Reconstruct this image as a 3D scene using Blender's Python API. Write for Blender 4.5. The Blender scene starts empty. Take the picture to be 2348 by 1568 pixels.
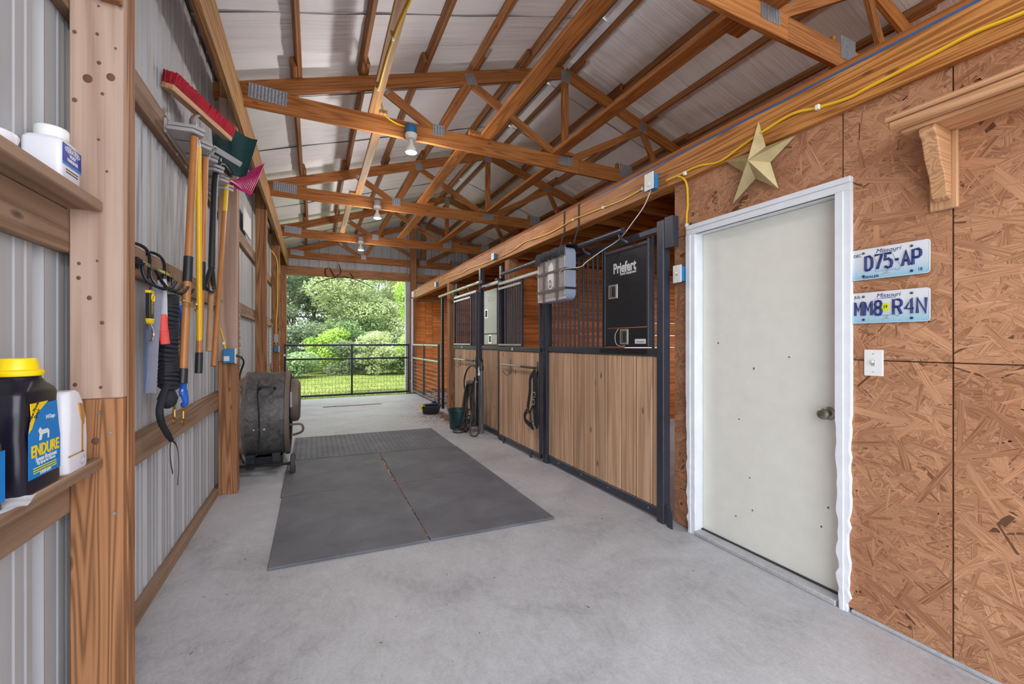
import bpy, bmesh, math, random
from mathutils import Vector, Matrix, Euler
R = random.Random(11)
scene = bpy.context.scene
C = scene.collection
V = Vector

# ------------------------------------------------------------------ camera
TH = math.atan(455/961.0)
CAM_Z = 1.31
cam = bpy.data.cameras.new('camera'); cam.sensor_width = 36; cam.lens = 36*961/2348
cam.clip_start = 0.02; cam.clip_end = 500
camo = bpy.data.objects.new('camera', cam); C.objects.link(camo)
camo.location = (0, 0, CAM_Z); camo.rotation_euler = (math.pi/2, 0, -TH)
scene.camera = camo

# ------------------------------------------------------------------ world, sun, exposure
w = bpy.data.worlds.new('sky'); scene.world = w; w.use_nodes = True
bg = w.node_tree.nodes['Background']
bg.inputs[0].default_value = (0.86, 0.93, 1.0, 1); bg.inputs[1].default_value = 2.4
sun = bpy.data.lights.new('sun', 'SUN'); sun.energy = 2.8; sun.angle = 0.03; sun.color = (1, .97, .92)
suno = bpy.data.objects.new('sun', sun); C.objects.link(suno)
suno.rotation_euler = V((.45, .24, -.86)).to_track_quat('-Z', 'Y').to_euler()   # high, from the left behind the camera
scene.view_settings.view_transform = 'Standard'; scene.view_settings.look = 'None'
scene.view_settings.gamma = 1; scene.view_settings.use_curve_mapping = False
scene.view_settings.exposure = 1.17
LAMP_W = 29.0
cy = scene.cycles; cy.max_bounces = 5; cy.diffuse_bounces = 4; cy.glossy_bounces = 2; cy.transmission_bounces = 2; cy.transparent_max_bounces = 4
cy.caustics_reflective = False; cy.caustics_refractive = False

# ------------------------------------------------------------------ measuring helper: a point of the place from its direction and one known plane
def at(px, py, X=None, Y=None, Z=None):
    dx = (px-1174)/961.0; dz = (784-py)/961.0
    r = V((math.sin(TH)+dx*math.cos(TH), math.cos(TH)-dx*math.sin(TH), dz))
    t = X/r.x if X is not None else (Y/r.y if Y is not None else (Z-CAM_Z)/r.z)
    return V((0, 0, CAM_Z)) + r*t

# ------------------------------------------------------------------ object helpers
WM = {}
def link(o, parent=None, M=None):
    C.objects.link(o); M = M or Matrix()
    if parent is not None:
        o.parent = parent; o.matrix_parent_inverse = WM[parent.name].inverted()
    o.matrix_basis = M; WM[o.name] = M.copy()
    return o
def tag(o, label=None, cat=None, group=None, kind=None):
    if label: o['label'] = label
    if cat: o['category'] = cat
    if group: o['group'] = group
    if kind: o['kind'] = kind
    return o
def thing(name, label, cat, loc=(0, 0, 0), group=None):
    o = bpy.data.objects.new(name, None); o.empty_display_size = .1
    link(o, None, Matrix.Translation(V(loc))); return tag(o, label, cat, group)
def struct(name, loc=(0, 0, 0)):
    o = bpy.data.objects.new(name, None); o.empty_display_size = .1
    link(o, None, Matrix.Translation(V(loc))); o['kind'] = 'structure'; return o

def frame(o, x, y, z):
    M = Matrix.Identity(4)
    for i, c in enumerate((x, y, z)):
        for j in range(3): M[j][i] = c[j]
    for j in range(3): M[j][3] = o[j]
    return M
def FX(X, Y, Z): return frame((X, Y, Z), (0, -1, 0), (0, 0, 1), (-1, 0, 0))    # a plane looking at the aisle from the right wall
def FL(X, Y, Z): return frame((X, Y, Z), (0, 1, 0), (0, 0, 1), (1, 0, 0))      # from the left wall
def FY(X, Y, Z): return frame((X, Y, Z), (1, 0, 0), (0, 0, 1), (0, -1, 0))     # looking toward the front of the barn

_box = {}
def box_mesh(L, w, t, b=.003):
    k = (round(L, 4), round(w, 4), round(t, 4), b)
    if k not in _box:
        bm = bmesh.new(); bmesh.ops.create_cube(bm, size=1)
        for v in bm.verts: v.co = (v.co.x*L, v.co.y*w, v.co.z*t)
        b2 = min(b, .3*min(L, w, t))
        if b2 > 0: bmesh.ops.bevel(bm, geom=bm.edges[:], offset=b2, segments=1, affect='EDGES', profile=.5)
        me = bpy.data.meshes.new('box'); bm.to_mesh(me); bm.free(); _box[k] = me
    return _box[k]
def with_mat(me, m):
    if not me.materials: me.materials.append(m); return me
    if me.materials[0] == m: return me
    k = (me.name, m.name)
    if k not in _box: _box[k] = me.copy(); _box[k].materials.clear(); _box[k].materials.append(m)
    return _box[k]
def obox(name, lo, hi, m, parent=None, b=.003, axis=0):
    """an axis aligned box; its grain runs along the given axis"""
    lo, hi = V(lo), V(hi); c = (lo+hi)/2; s = hi-lo
    if axis == 0: me = box_mesh(s.x, s.y, s.z, b); M = Matrix.Translation(c)
    elif axis == 1: me = box_mesh(s.y, s.x, s.z, b); M = frame(c, (0, 1, 0), (-1, 0, 0), (0, 0, 1))
    else: me = box_mesh(s.z, s.x, s.y, b); M = frame(c, (0, 0, 1), (1, 0, 0), (0, 1, 0))
    o = bpy.data.objects.new(name, with_mat(me, m)); return link(o, parent, M)
def board(name, p0, p1, wd, th, m, parent=None, n=(0, 0, 1), b=.003):
    """a straight board from p0 to p1 (centre line), thickness along n"""
    p0, p1 = V(p0), V(p1); x = (p1-p0); L = x.length; x.normalize()
    z = V(n); z = (z-x*z.dot(x)).normalized(); y = z.cross(x)
    o = bpy.data.objects.new(name, with_mat(box_mesh(L, wd, th, b), m)); return link(o, parent, frame((p0+p1)/2, x, y, z))

def smoothpath(pts, k=5, closed=False):
    pts = [V(p) for p in pts]; n = len(pts); out = []
    rng = range(n) if closed else range(n-1)
    for i in rng:
        if closed: a, b, c, d = pts[i-1], pts[i], pts[(i+1) % n], pts[(i+2) % n]
        else: a, b, c, d = pts[max(i-1, 0)], pts[i], pts[i+1], pts[min(i+2, n-1)]
        for j in range(k):
            t = j/k
            out.append(.5*((2*b)+(c-a)*t+(2*a-5*b+4*c-d)*t*t+(3*b-a-3*c+d)*t**3))
    if not closed: out.append(pts[-1])
    return out

class MB:
    def __init__(s): s.v = []; s.f = []
    def add(s, vs, fs):
        n = len(s.v); s.v += [V(v) for v in vs]; s.f += [tuple(i+n for i in f) for f in fs]; return s
    def box(s, lo, hi, M=None):
        a, b = lo, hi
        vs = [V((x, y, z)) for x in (a[0], b[0]) for y in (a[1], b[1]) for z in (a[2], b[2])]
        if M is not None: vs = [M @ v for v in vs]
        return s.add(vs, [(0, 1, 3, 2), (4, 6, 7, 5), (0, 4, 5, 1), (2, 3, 7, 6), (0, 2, 6, 4), (1, 5, 7, 3)])
    def tube(s, path, r, n=8, closed=False, caps=True, flat=None):
        path = [V(p) for p in path]; m = len(path)
        rr = r if hasattr(r, '__len__') else [r]*m
        t0 = (path[1]-path[0]).normalized()
        up = V((0, 0, 1)) if abs(t0.z) < .9 else V((1, 0, 0))
        if flat is not None: up = V(flat)
        vs = []; prev = up
        for i, p in enumerate(path):
            if closed: t = (path[(i+1) % m]-path[i-1])
            else: t = path[min(i+1, m-1)]-path[max(i-1, 0)]
            t.normalize(); u = prev-t*prev.dot(t)
            if u.length < 1e-4: u = t.orthogonal()
            u.normalize(); prev = u; w_ = t.cross(u)
            for j in range(n):
                a = 2*math.pi*j/n
                if flat is not None: vs.append(p+u*rr[i]*math.cos(a)*.12+w_*rr[i]*math.sin(a))
                else: vs.append(p+(u*math.cos(a)+w_*math.sin(a))*rr[i])
        fs = []
        for i in range(m if closed else m-1):
            for j in range(n):
                fs.append((i*n+j, i*n+(j+1) % n, ((i+1) % m)*n+(j+1) % n, ((i+1) % m)*n+j))
        if caps and not closed: fs += [tuple(range(n-1, -1, -1)), tuple((m-1)*n+j for j in range(n))]
        return s.add(vs, fs)
    def cyl(s, p0, p1, r0, r1=None, n=16): return s.tube([p0, p1], [r0, r0 if r1 is None else r1], n)
    def lathe(s, prof, M, n=24):
        vs = []; m = len(prof)
        for (r, h) in prof:
            for j in range(n):
                a = 2*math.pi*j/n; vs.append(M @ V((r*math.cos(a), r*math.sin(a), h)))
        fs = [(i*n+j, i*n+(j+1) % n, (i+1)*n+(j+1) % n, (i+1)*n+j) for i in range(m-1) for j in range(n)]
        fs += [tuple(range(n-1, -1, -1)), tuple((m-1)*n+j for j in range(n))]
        return s.add(vs, fs)
    def prism(s, pts, d0, d1, M):
        n = len(pts); vs = [M @ V((x, y, d0)) for x, y in pts]+[M @ V((x, y, d1)) for x, y in pts]
        return s.add(vs, [tuple(range(n-1, -1, -1)), tuple(range(n, 2*n))]+[(i, (i+1) % n, n+(i+1) % n, n+i) for i in range(n)])
    def build(s, name, m, parent=None, smooth=False, origin=None, bevel=0):
        if origin is None:
            lo = V((min(v[i] for v in s.v) for i in range(3))); hi = V((max(v[i] for v in s.v) for i in range(3))); origin = (lo+hi)/2
        origin = V(origin)
        me = bpy.data.meshes.new(name); me.from_pydata([tuple(v-origin) for v in s.v], [], s.f); me.update()
        if bevel:
            bm = bmesh.new(); bm.from_mesh(me); bmesh.ops.bevel(bm, geom=bm.edges[:], offset=bevel, segments=2, affect='EDGES', profile=.5); bm.to_mesh(me); bm.free()
        if smooth:
            for p in me.polygons: p.use_smooth = True
            try: me.set_sharp_from_angle(angle=math.radians(45))
            except Exception: pass
        me.materials.append(m)
        o = bpy.data.objects.new(name, me); return link(o, parent, Matrix.Translation(origin))

def text(name, body, size, M, m, parent, sx=1.0, bold=0.0, shear=0.0, align='CENTER', depth=.0004):
    cu = bpy.data.curves.new(name, 'FONT'); cu.body = body; cu.size = size; cu.align_x = align; cu.align_y = 'CENTER'
    cu.offset = bold; cu.shear = shear; cu.extrude = depth; cu.resolution_u = 3
    o = bpy.data.objects.new(name, cu); C.objects.link(o)
    me = bpy.data.meshes.new_from_object(o.evaluated_get(bpy.context.evaluated_depsgraph_get()))
    bpy.data.objects.remove(o); bpy.data.curves.remove(cu)
    for v in me.vertices: v.co.x *= sx
    me.materials.clear(); me.materials.append(m)
    return link(bpy.data.objects.new(name, me), parent, M)

# ------------------------------------------------------------------ materials
def s2l(c): return tuple((x/12.92 if x <= .04045 else ((x+.055)/1.055)**2.4) for x in (v/255.0 for v in c))
class NT:
    def __init__(s, name, rough=.6, metal=0, spec=.5):
        s.m = bpy.data.materials.new(name); s.m.use_nodes = True; s.t = s.m.node_tree; s.b = s.t.nodes['Principled BSDF']
        s.b.inputs['Roughness'].default_value = rough; s.b.inputs['Metallic'].default_value = metal
        s.b.inputs['Specular IOR Level'].default_value = spec
    def n(s, typ, **kw):
        nd = s.t.nodes.new(typ)
        for k, v in kw.items(): setattr(nd, k, v)
        return nd
    def l(s, a, b): s.t.links.new(a, b)
    def coord(s, rnd=True):
        tc = s.n('ShaderNodeTexCoord')
        if not rnd: return tc.outputs['Object']
        oi = s.n('ShaderNodeObjectInfo'); mu = s.n('ShaderNodeMath', operation='MULTIPLY'); mu.inputs[1].default_value = 57.3
        s.l(oi.outputs['Random'], mu.inputs[0]); cx = s.n('ShaderNodeCombineXYZ')
        for i in range(3): s.l(mu.outputs[0], cx.inputs[i])
        ad = s.n('ShaderNodeVectorMath', operation='ADD'); s.l(tc.outputs['Object'], ad.inputs[0]); s.l(cx.outputs[0], ad.inputs[1])
        return ad.outputs[0]
    def scale(s, vec, sc):
        mu = s.n('ShaderNodeVectorMath', operation='MULTIPLY'); s.l(vec, mu.inputs[0]); mu.inputs[1].default_value = sc; return mu.outputs[0]
    def noise(s, vec, scale=5, detail=3, rough=.55, dist=0):
        nd = s.n('ShaderNodeTexNoise'); s.l(vec, nd.inputs['Vector']); nd.inputs['Scale'].default_value = scale
        nd.inputs['Detail'].default_value = detail; nd.inputs['Roughness'].default_value = rough; nd.inputs['Distortion'].default_value = dist
        return nd.outputs['Fac']
    def vor(s, vec, scale=5, feat='F1'):
        nd = s.n('ShaderNodeTexVoronoi', feature=feat); s.l(vec, nd.inputs['Vector']); nd.inputs['Scale'].default_value = scale; return nd
    def math(s, op, a, b=None, clamp=False):
        nd = s.n('ShaderNodeMath', operation=op); nd.use_clamp = clamp
        for i, x in enumerate((a, b)):
            if x is None: continue
            if isinstance(x, (int, float)): nd.inputs[i].default_value = x
            else: s.l(x, nd.inputs[i])
        return nd.outputs[0]
    def ramp(s, fac, stops):
        nd = s.n('ShaderNodeValToRGB'); s.l(fac, nd.inputs[0]); e = nd.color_ramp.elements
        while len(e) < len(stops): e.new(.5)
        for i, (p, c) in enumerate(stops): e[i].position = p; e[i].color = (c[0], c[1], c[2], 1) if hasattr(c, '__len__') else (c, c, c, 1)
        return nd.outputs[0]
    def mix(s, fac, a, b, mode='MIX'):
        nd = s.n('ShaderNodeMixRGB', blend_type=mode)
        if isinstance(fac, (int, float)): nd.inputs[0].default_value = fac
        else: s.l(fac, nd.inputs[0])
        for i, x in ((1, a), (2, b)):
            if hasattr(x, '__len__'): nd.inputs[i].default_value = (x[0], x[1], x[2], 1)
            else: s.l(x, nd.inputs[i])
        return nd.outputs[0]
    def col(s, c): s.l(c, s.b.inputs['Base Color']); return s
    def bump(s, h, dist=.002, strength=.5):
        nd = s.n('ShaderNodeBump'); nd.inputs['Strength'].default_value = strength; nd.inputs['Distance'].default_value = dist
        s.l(h, nd.inputs['Height']); s.l(nd.outputs[0], s.b.inputs['Normal']); return s

def plain(name, rgb, rough=.5, metal=0, var=.0, spec=.5):
    t = NT(name, rough, metal, spec); c = s2l(rgb)
    if var:
        nz = t.noise(t.coord(), 9, 4)
        t.col(t.ramp(nz, [(.3, tuple(x*(1-var) for x in c)), (.7, tuple(min(1, x*(1+var)) for x in c))]))
        t.bump(nz, .001, .2)
    else: t.b.inputs['Base Color'].default_value = (*c, 1)
    return t.m
def wood(name, light, dark, knot=.35, rough=.62, ring=1.0, vary=.22, knots=True, fine=.35):
    t = NT(name, rough, 0, .3); p = t.coord(); L, D = s2l(light), s2l(dark)
    big = t.noise(t.scale(p, (.32, 9, 9)), 1.1, 2.0, .45, .25)
    rg = t.math('SINE', t.math('MULTIPLY', big, 46*ring)); rg = t.math('MULTIPLY_ADD', rg, .5); 
    rgn = rg.node; rgn.inputs[2].default_value = .5
    fi = t.noise(t.scale(p, (1.4, 170, 170)), 1.0, 3, .75); fi = t.ramp(fi, [(.3, 0), (.7, 1)])
    f = t.math('ADD', t.math('MULTIPLY', rg, 1-fine), t.math('MULTIPLY', fi, fine))
    c = t.ramp(f, [(.08, D), (.45, tuple((a*.62+b*.38) for a, b in zip(L, D))), (.85, L)])
    if knots:
        v = t.vor(t.scale(p, (3.6, 10, 10)), 1.0); k = t.ramp(v.outputs['Distance'], [(.045, 1), (.1, .55), (.13, 0)])
        sc_ = t.n('ShaderNodeSeparateColor'); t.l(v.outputs['Color'], sc_.inputs[0]); gate = t.ramp(sc_.outputs[0], [(.5, 0), (.52, 1)])
        c = t.mix(t.math('MULTIPLY', t.math('MULTIPLY', k, gate), min(1, knot*2.2)), c, tuple(x*.22 for x in D))
    oi = t.n('ShaderNodeObjectInfo'); hs = t.n('ShaderNodeHueSaturation')
    val = t.math('MULTIPLY_ADD', oi.outputs['Random'], vary*2); val.node.inputs[2].default_value = 1-vary
    t.l(val, hs.inputs['Value']); hs.inputs['Saturation'].default_value = 1.0
    t.l(c, hs.inputs['Color']); blot = t.noise(t.scale(p, (1.2, 3, 3)), 2.2, 2)
    t.col(t.mix(t.ramp(blot, [(.35, .0), (.75, .28)]), hs.outputs[0], tuple(x*.55 for x in L)))
    t.bump(f, .0012, .35); return t.m
def strand_mat(name, light, dark):
    """pressed wood strands: one tone per strand, fine grain along each strand (its UV runs along the grain)"""
    t = NT(name, .72, 0, .25); L, D = s2l(light), s2l(dark)
    g = t.n('ShaderNodeNewGeometry'); uv = t.n('ShaderNodeUVMap')
    st = t.noise(t.scale(uv.outputs[0], (5, 420, 1)), 1.0, 2, .6)
    f = t.math('ADD', t.math('MULTIPLY', g.outputs['Random Per Island'], .36), t.math('MULTIPLY', t.ramp(st, [(.3, 0), (.62, 1)]), .62))
    mid = tuple((a+b)/2 for a, b in zip(L, D))
    c = t.ramp(f, [(.04, tuple(x*.6 for x in D)), (.2, D), (.5, mid), (.8, L), (.98, tuple(min(1, x*1.2) for x in L))])
    tc = t.n('ShaderNodeTexCoord'); big = t.noise(tc.outputs['Object'], 1.7, 3)
    c = t.mix(t.ramp(big, [(.35, 0), (.7, .3)]), c, tuple(x*.7 for x in L), 'MULTIPLY')
    drk = t.ramp(g.outputs['Random Per Island'], [(.018, .75), (.02, 0)])
    t.col(t.mix(drk, c, tuple(x*.25 for x in D))); return t.m

M = {}
M['truss'] = wood('truss_wood', (178, 114, 60), (130, 76, 36), .3, .6, 1.9, .14)
M['purlin'] = wood('purlin_wood', (160, 108, 68), (108, 68, 38), .3, .65, .7, .2)
M['post_pale'] = wood('weathered_post_wood', (186, 158, 142), (156, 124, 106), .55, .7, .8, .06)
M['post_orange'] = wood('treated_post_wood', (172, 120, 82), (116, 76, 48), .45, .65, 2.4, .1, True, .25)
M['girt'] = wood('girt_wood', (158, 128, 106), (120, 92, 72), .35, .7, .7, .1)
M['beam'] = wood('beam_wood', (206, 140, 76), (140, 82, 36), .5, .5, 2.4, .04, True, .25)
M['header'] = wood('header_wood', (188, 144, 96), (142, 100, 60), .3, .6, 1.0, .1)
M['plank'] = wood('plank_wood', (216, 178, 146), (176, 134, 102), .6, .6, .8, .17, True, .4)
M['pine'] = wood('pine_shelf_wood', (208, 160, 120), (176, 122, 82), .2, .55, 2.0, .04)
M['stallwood'] = wood('stall_wall_wood', (214, 126, 62), (156, 82, 34), .25, .6, .6, .16)
M['ply'] = wood('plywood_orange', (238, 152, 84), (198, 112, 54), .15, .6, .5, .06)
M['loft'] = wood('joist_wood', (176, 108, 54), (112, 64, 30), .25, .7, .7, .18)
M['knot'] = plain('dark_knot', (104, 70, 50), .8, 0, .3)
M['handle'] = plain('varnished_handle', (178, 114, 60), .4, 0, .12)
M['handle_wood'] = plain('worn_wood_handle', (176, 132, 92), .6, 0, .15)
M['osb'] = plain('osb_core', (142, 94, 64), .75, 0, .15)
M['strand'] = strand_mat('osb_strands', (202, 150, 114), (138, 90, 62))
M['jamb'] = wood('rough_jamb_wood', (152, 116, 92), (112, 78, 58), .3, .75, .6, .05)

def metal_sheet():
    t = NT('painted_wall_metal', .55, .0, .4); p = t.coord()
    nz = t.noise(t.scale(p, (1, 1, .25)), 3.0, 4); st = t.noise(t.scale(p, (30, 30, .6)), 1, 2)
    c = t.ramp(nz, [(.3, s2l((166, 165, 168))), (.7, s2l((184, 184, 188)))])
    t.col(t.mix(t.ramp(st, [(.5, 0), (.8, .3)]), c, s2l((168, 158, 146)))); return t.m
M['metal'] = metal_sheet()
def foil():
    t = NT('foil_faced_insulation', .5, .0, .4); p = t.coord(False)
    sp = t.n('ShaderNodeSeparateXYZ'); t.l(p, sp.inputs[0])
    wv = t.noise(t.scale(p, (.35, 5.5, .35)), 1.6, 3); fi = t.noise(t.scale(p, (260, 30, 30)), 1, 1); sm = t.noise(p, 1.1, 2)
    c = t.ramp(sm, [(.3, s2l((222, 220, 222))), (.7, s2l((238, 237, 240)))])
    t.col(c); t.bump(t.math('ADD', wv, t.math('MULTIPLY', fi, .04)), .05, .55); return t.m
M['foil'] = foil()
def concrete():
    t = NT('troweled_concrete', .5, 0, .4); p = t.coord(False)
    a = t.noise(t.scale(p, (.8, 1.1, 1)), 1.7, 6, .62, .8); b = t.noise(t.scale(p, (3, 1.6, 1)), 6, 5, .7, 1.2); d = t.noise(p, 90, 2)
    f = t.math('ADD', t.math('MULTIPLY', a, .6), t.math('MULTIPLY', b, .4))
    c = t.ramp(f, [(.28, s2l((138, 136, 138))), (.46, s2l((172, 171, 174))), (.62, s2l((188, 188, 191))), (.8, s2l((202, 202, 205)))])
    t.col(t.mix(.12, c, t.ramp(d, [(.3, .2), (.7, .8)]), 'OVERLAY'))
    rr = t.ramp(b, [(.3, .38), (.7, .62)]); t.l(rr, t.b.inputs['Roughness']); t.bump(f, .004, .25); return t.m
M['concrete'] = concrete()
def rubber(name, diamonds=False):
    t = NT(name, .62, 0, .35); p = t.coord(False)
    a = t.noise(p, 3.1, 5, .6, .5); f = t.noise(p, 260, 1)
    t.col(t.ramp(a, [(.3, s2l((90, 90, 96))), (.7, s2l((114, 114, 121)))]))
    t.bump(f, .002, .3); return t.m
M['rubber'] = rubber('rubber_mat'); 
def galv():
    t = NT('galvanised_plate', .36, .85, .5); p = t.coord()
    a = t.noise(p, 60, 2); t.col(t.ramp(a, [(.3, s2l((150, 156, 168))), (.7, s2l((196, 200, 208)))])); return t.m
M['galv'] = galv(); M['galv_dark'] = plain('plate_slots', (120, 122, 130), .6, .3)
M['steel'] = plain('powder_coated_steel', (66, 69, 80), .36, .35, .1)
M['steel_black'] = plain('black_steel', (40, 41, 46), .34, .4, .08)
M['steel_dull'] = plain('dusty_feed_door_steel', (76, 76, 78), .5, .2, .14)
M['chrome'] = plain('chrome', (214, 212, 206), .18, .95)
M['silver'] = plain('bare_tube_steel', (190, 190, 188), .3, .85)
M['brass'] = plain('brass_snap', (196, 160, 96), .28, .9)
M['satin'] = plain('satin_nickel', (150, 146, 132), .26, .9)
M['white'] = plain('white_trim_paint', (230, 232, 238), .5, 0, .05)
M['door'] = plain('cream_door_paint', (232, 229, 219), .55, 0, .03)
M['wplastic'] = plain('white_plastic', (236, 236, 234), .4)
M['wbottle'] = plain('white_bottle_plastic', (228, 226, 234), .35)
M['stain'] = plain('rust_brown_stain', (178, 130, 70), .6, 0, .2)
M['gplastic'] = plain('grey_plastic', (168, 164, 166), .5, 0, .06)
M['fangrey'] = plain('blue_grey_fan_shell', (150, 158, 178), .4)
M['fangrille'] = plain('dusty_fan_grille', (198, 190, 184), .55, 0, .15)
M['bplastic'] = plain('black_plastic', (34, 34, 38), .42, 0, .1)
M['bjug'] = plain('dark_purple_black_plastic', (26, 23, 38), .28)
M['brubber'] = plain('black_rubber', (44, 44, 46), .6, 0, .1)
M['tire'] = plain('grey_tyre', (70, 68, 66), .8, 0, .1)
M['nylon'] = plain('black_nylon', (30, 31, 40), .75, 0, .2)
M['mesh'] = plain('grey_brown_strap', (112, 98, 92), .8, 0, .1)
M['ytag'] = plain('yellow_handle_tag', (222, 176, 40), .5)
M['yellow'] = plain('yellow_plastic', (246, 208, 6), .4)
M['ycable'] = plain('yellow_cable', (240, 192, 40), .45)
M['ypaint'] = plain('yellow_handle_coating', (236, 182, 20), .35)
M['blue'] = plain('blue_box_plastic', (40, 120, 176), .5)
M['tape'] = plain('blue_tape', (52, 88, 138), .6, 0, .15)
M['bluelabel'] = plain('blue_label', (8, 122, 200), .4, 0, .06)
M['navy'] = plain('navy_print', (26, 44, 108), .6)
M['dblue'] = plain('deep_blue_label', (10, 40, 160), .4)
M['rope_blue'] = plain('blue_rope', (26, 92, 196), .7, 0, .25)
M['strap_grey'] = plain('grey_webbing', (124, 124, 140), .7, 0, .1)
M['strap_pale'] = plain('pale_grey_webbing', (196, 190, 198), .6, 0, .06)
M['red'] = plain('red_plastic', (216, 34, 16), .4)
M['bristle'] = plain('red_bristles', (168, 22, 44), .8, 0, .35)
M['pink'] = plain('magenta_plastic', (184, 26, 104), .4, 0, .1)
M['green_dk'] = plain('dark_green_plastic', (26, 62, 64), .45, 0, .35)
M['bucket'] = plain('deep_green_bucket', (22, 56, 58), .42, 0, .1)
M['star'] = plain('aged_gold_tin', (186, 166, 122), .5, .35, .16)
M['ink'] = plain('black_ink', (24, 24, 30), .6)
M['sticker'] = plain('white_sticker', (222, 222, 222), .6)
M['ysticker'] = plain('yellow_sticker', (226, 224, 20), .6)
M['paper'] = plain('paper_towel', (226, 222, 226), .9, 0, .04)
M['cordwhite'] = plain('white_cord', (214, 206, 198), .6)
M['pvc'] = plain('grey_pipe', (104, 104, 108), .45, .2, .1)
M['hose'] = plain('dark_hose', (72, 66, 60), .4, 0, .2)
M['hose_black'] = plain('black_hose', (40, 37, 35), .35, 0, .15)
M['bark'] = plain('bark', (84, 72, 62), .9, 0, .3)
M['twig'] = plain('dark_twig', (46, 38, 34), .85, 0, .2)
M['litter'] = plain('bedding_shavings', (140, 104, 76), .9, 0, .35)
M['drum'] = None
def drum_mat():
    t = NT('dusty_drum_metal', .55, .3, .4); p = t.coord(False)
    a = t.noise(t.scale(p, (2.5, 2.5, 2.5)), 5, 6, .7, 1.0); sc = t.noise(t.scale(p, (9, 9, 3)), 9, 5, .8, 1.5)
    c = t.ramp(a, [(.3, s2l((58, 57, 60))), (.65, s2l((112, 108, 106)))])
    t.col(t.mix(t.ramp(sc, [(.58, 0), (.7, .8)]), c, s2l((40, 40, 44)))); t.bump(sc, .001, .3); return t.m
M['drum'] = drum_mat()
M['dustbrown'] = plain('dusty_brown_rim', (112, 98, 90), .7, .1, .15)
M['plaque'] = None
def plate_mat():
    t = NT('licence_plate_print', .35, .1, .5); tc = t.n('ShaderNodeTexCoord'); sp = t.n('ShaderNodeSeparateXYZ'); t.l(tc.outputs['Object'], sp.inputs[0])
    f = t.math('MULTIPLY_ADD', sp.outputs[1], 6.6); f.node.inputs[2].default_value = .5
    t.col(t.ramp(f, [(.03, s2l((150, 200, 222))), (.4, s2l((214, 224, 234))), (.75, s2l((232, 233, 238)))])); return t.m
M['plate'] = plate_mat()
def emis(name, col, st):
    t = NT(name, .4); t.b.inputs['Emission Color'].default_value = (*col, 1); t.b.inputs['Emission Strength'].default_value = st; t.b.inputs['Base Color'].default_value = (1, 1, 1, 1); return t.m
M['bulb'] = emis('lit_lamp_face', (1, .93, .82), 14)
def leaf_mat(name, a, b, c):
    t = NT(name, .55, 0, .25); tc = t.n('ShaderNodeTexCoord'); g = tc.outputs['Object']
    n1 = t.noise(g, 1.1, 3); n2 = t.noise(g, 9, 2); f = t.math('ADD', t.math('MULTIPLY', n1, .5), t.math('MULTIPLY', n2, .5))
    col = t.ramp(f, [(.32, s2l(a)), (.5, s2l(b)), (.68, s2l(c))]); t.col(col)
    tr = t.n('ShaderNodeBsdfTranslucent'); t.l(col, tr.inputs[0]); mx = t.n('ShaderNodeMixShader'); mx.inputs[0].default_value = .42
    t.l(t.b.outputs[0], mx.inputs[1]); t.l(tr.outputs[0], mx.inputs[2]); t.l(mx.outputs[0], t.t.nodes['Material Output'].inputs[0]); return t.m
M['leaf_dark'] = leaf_mat('leaf_grey_green', (86, 100, 80), (122, 138, 108), (164, 176, 142))
M['leaf_pale'] = leaf_mat('leaf_pale_green', (136, 150, 108), (178, 190, 138), (214, 222, 178))
M['leaf_mid'] = leaf_mat('leaf_mid_green', (92, 116, 80), (130, 154, 106), (174, 194, 142))
M['leaf_lime'] = leaf_mat('leaf_lime', (126, 160, 66), (164, 194, 92), (202, 222, 132))
def lawn_mat():
    t = NT('lawn', .9, 0, .1); p = t.coord(False)
    a = t.noise(p, .35, 4); b = t.noise(p, 14, 4); f = t.math('ADD', t.math('MULTIPLY', a, .55), t.math('MULTIPLY', b, .45))
    t.col(t.ramp(f, [(.3, s2l((84, 98, 40))), (.5, s2l((104, 116, 56))), (.7, s2l((126, 130, 74)))])); t.bump(b, .05, .6); return t.m
M['lawn'] = lawn_mat()
M['grass'] = leaf_mat('grass_blades', (82, 98, 42), (104, 118, 56), (128, 134, 76))

# ================================================================== the setting
PY = [1.89, 4.30, 6.80, 9.25, 11.57]          # front faces of the left wall posts
TY = [1.81, 4.35, 6.86, 9.38, 11.72]          # front faces of the trusses
BZ0, BZ1 = 3.40, 3.575                         # bottom chord
RX, RZ, SL = 2.785, 4.68, .318                 # ridge and roof slope (top edge of the top chord)
XL, XR = -.775, 2*2.785+.775                   # outer walls
Y0, YE = -.9, 11.76
def roofz(x): return RZ-SL*abs(x-RX)

ob = MB().box((-60, -60, -.16), (60, 90, -.1)).build('ground', M['lawn']); ob['kind'] = 'structure'
fl = struct('floor')
slab = MB()
slab.box((XL-.05, Y0-.3, -.15), (XR, 10.66, 0)).build('concrete_slab', M['concrete'], fl)
obox('curb', (2.345, Y0, 0), (2.46, 1.13, .018), M['concrete'], fl, .004, 1)
MB().box((-7, -16, -.15), (10, Y0-.31, -.012)).build('bounce_slab', M['concrete'], fl)  # unseen slab added to bounce sunlight up onto the ceiling

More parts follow.
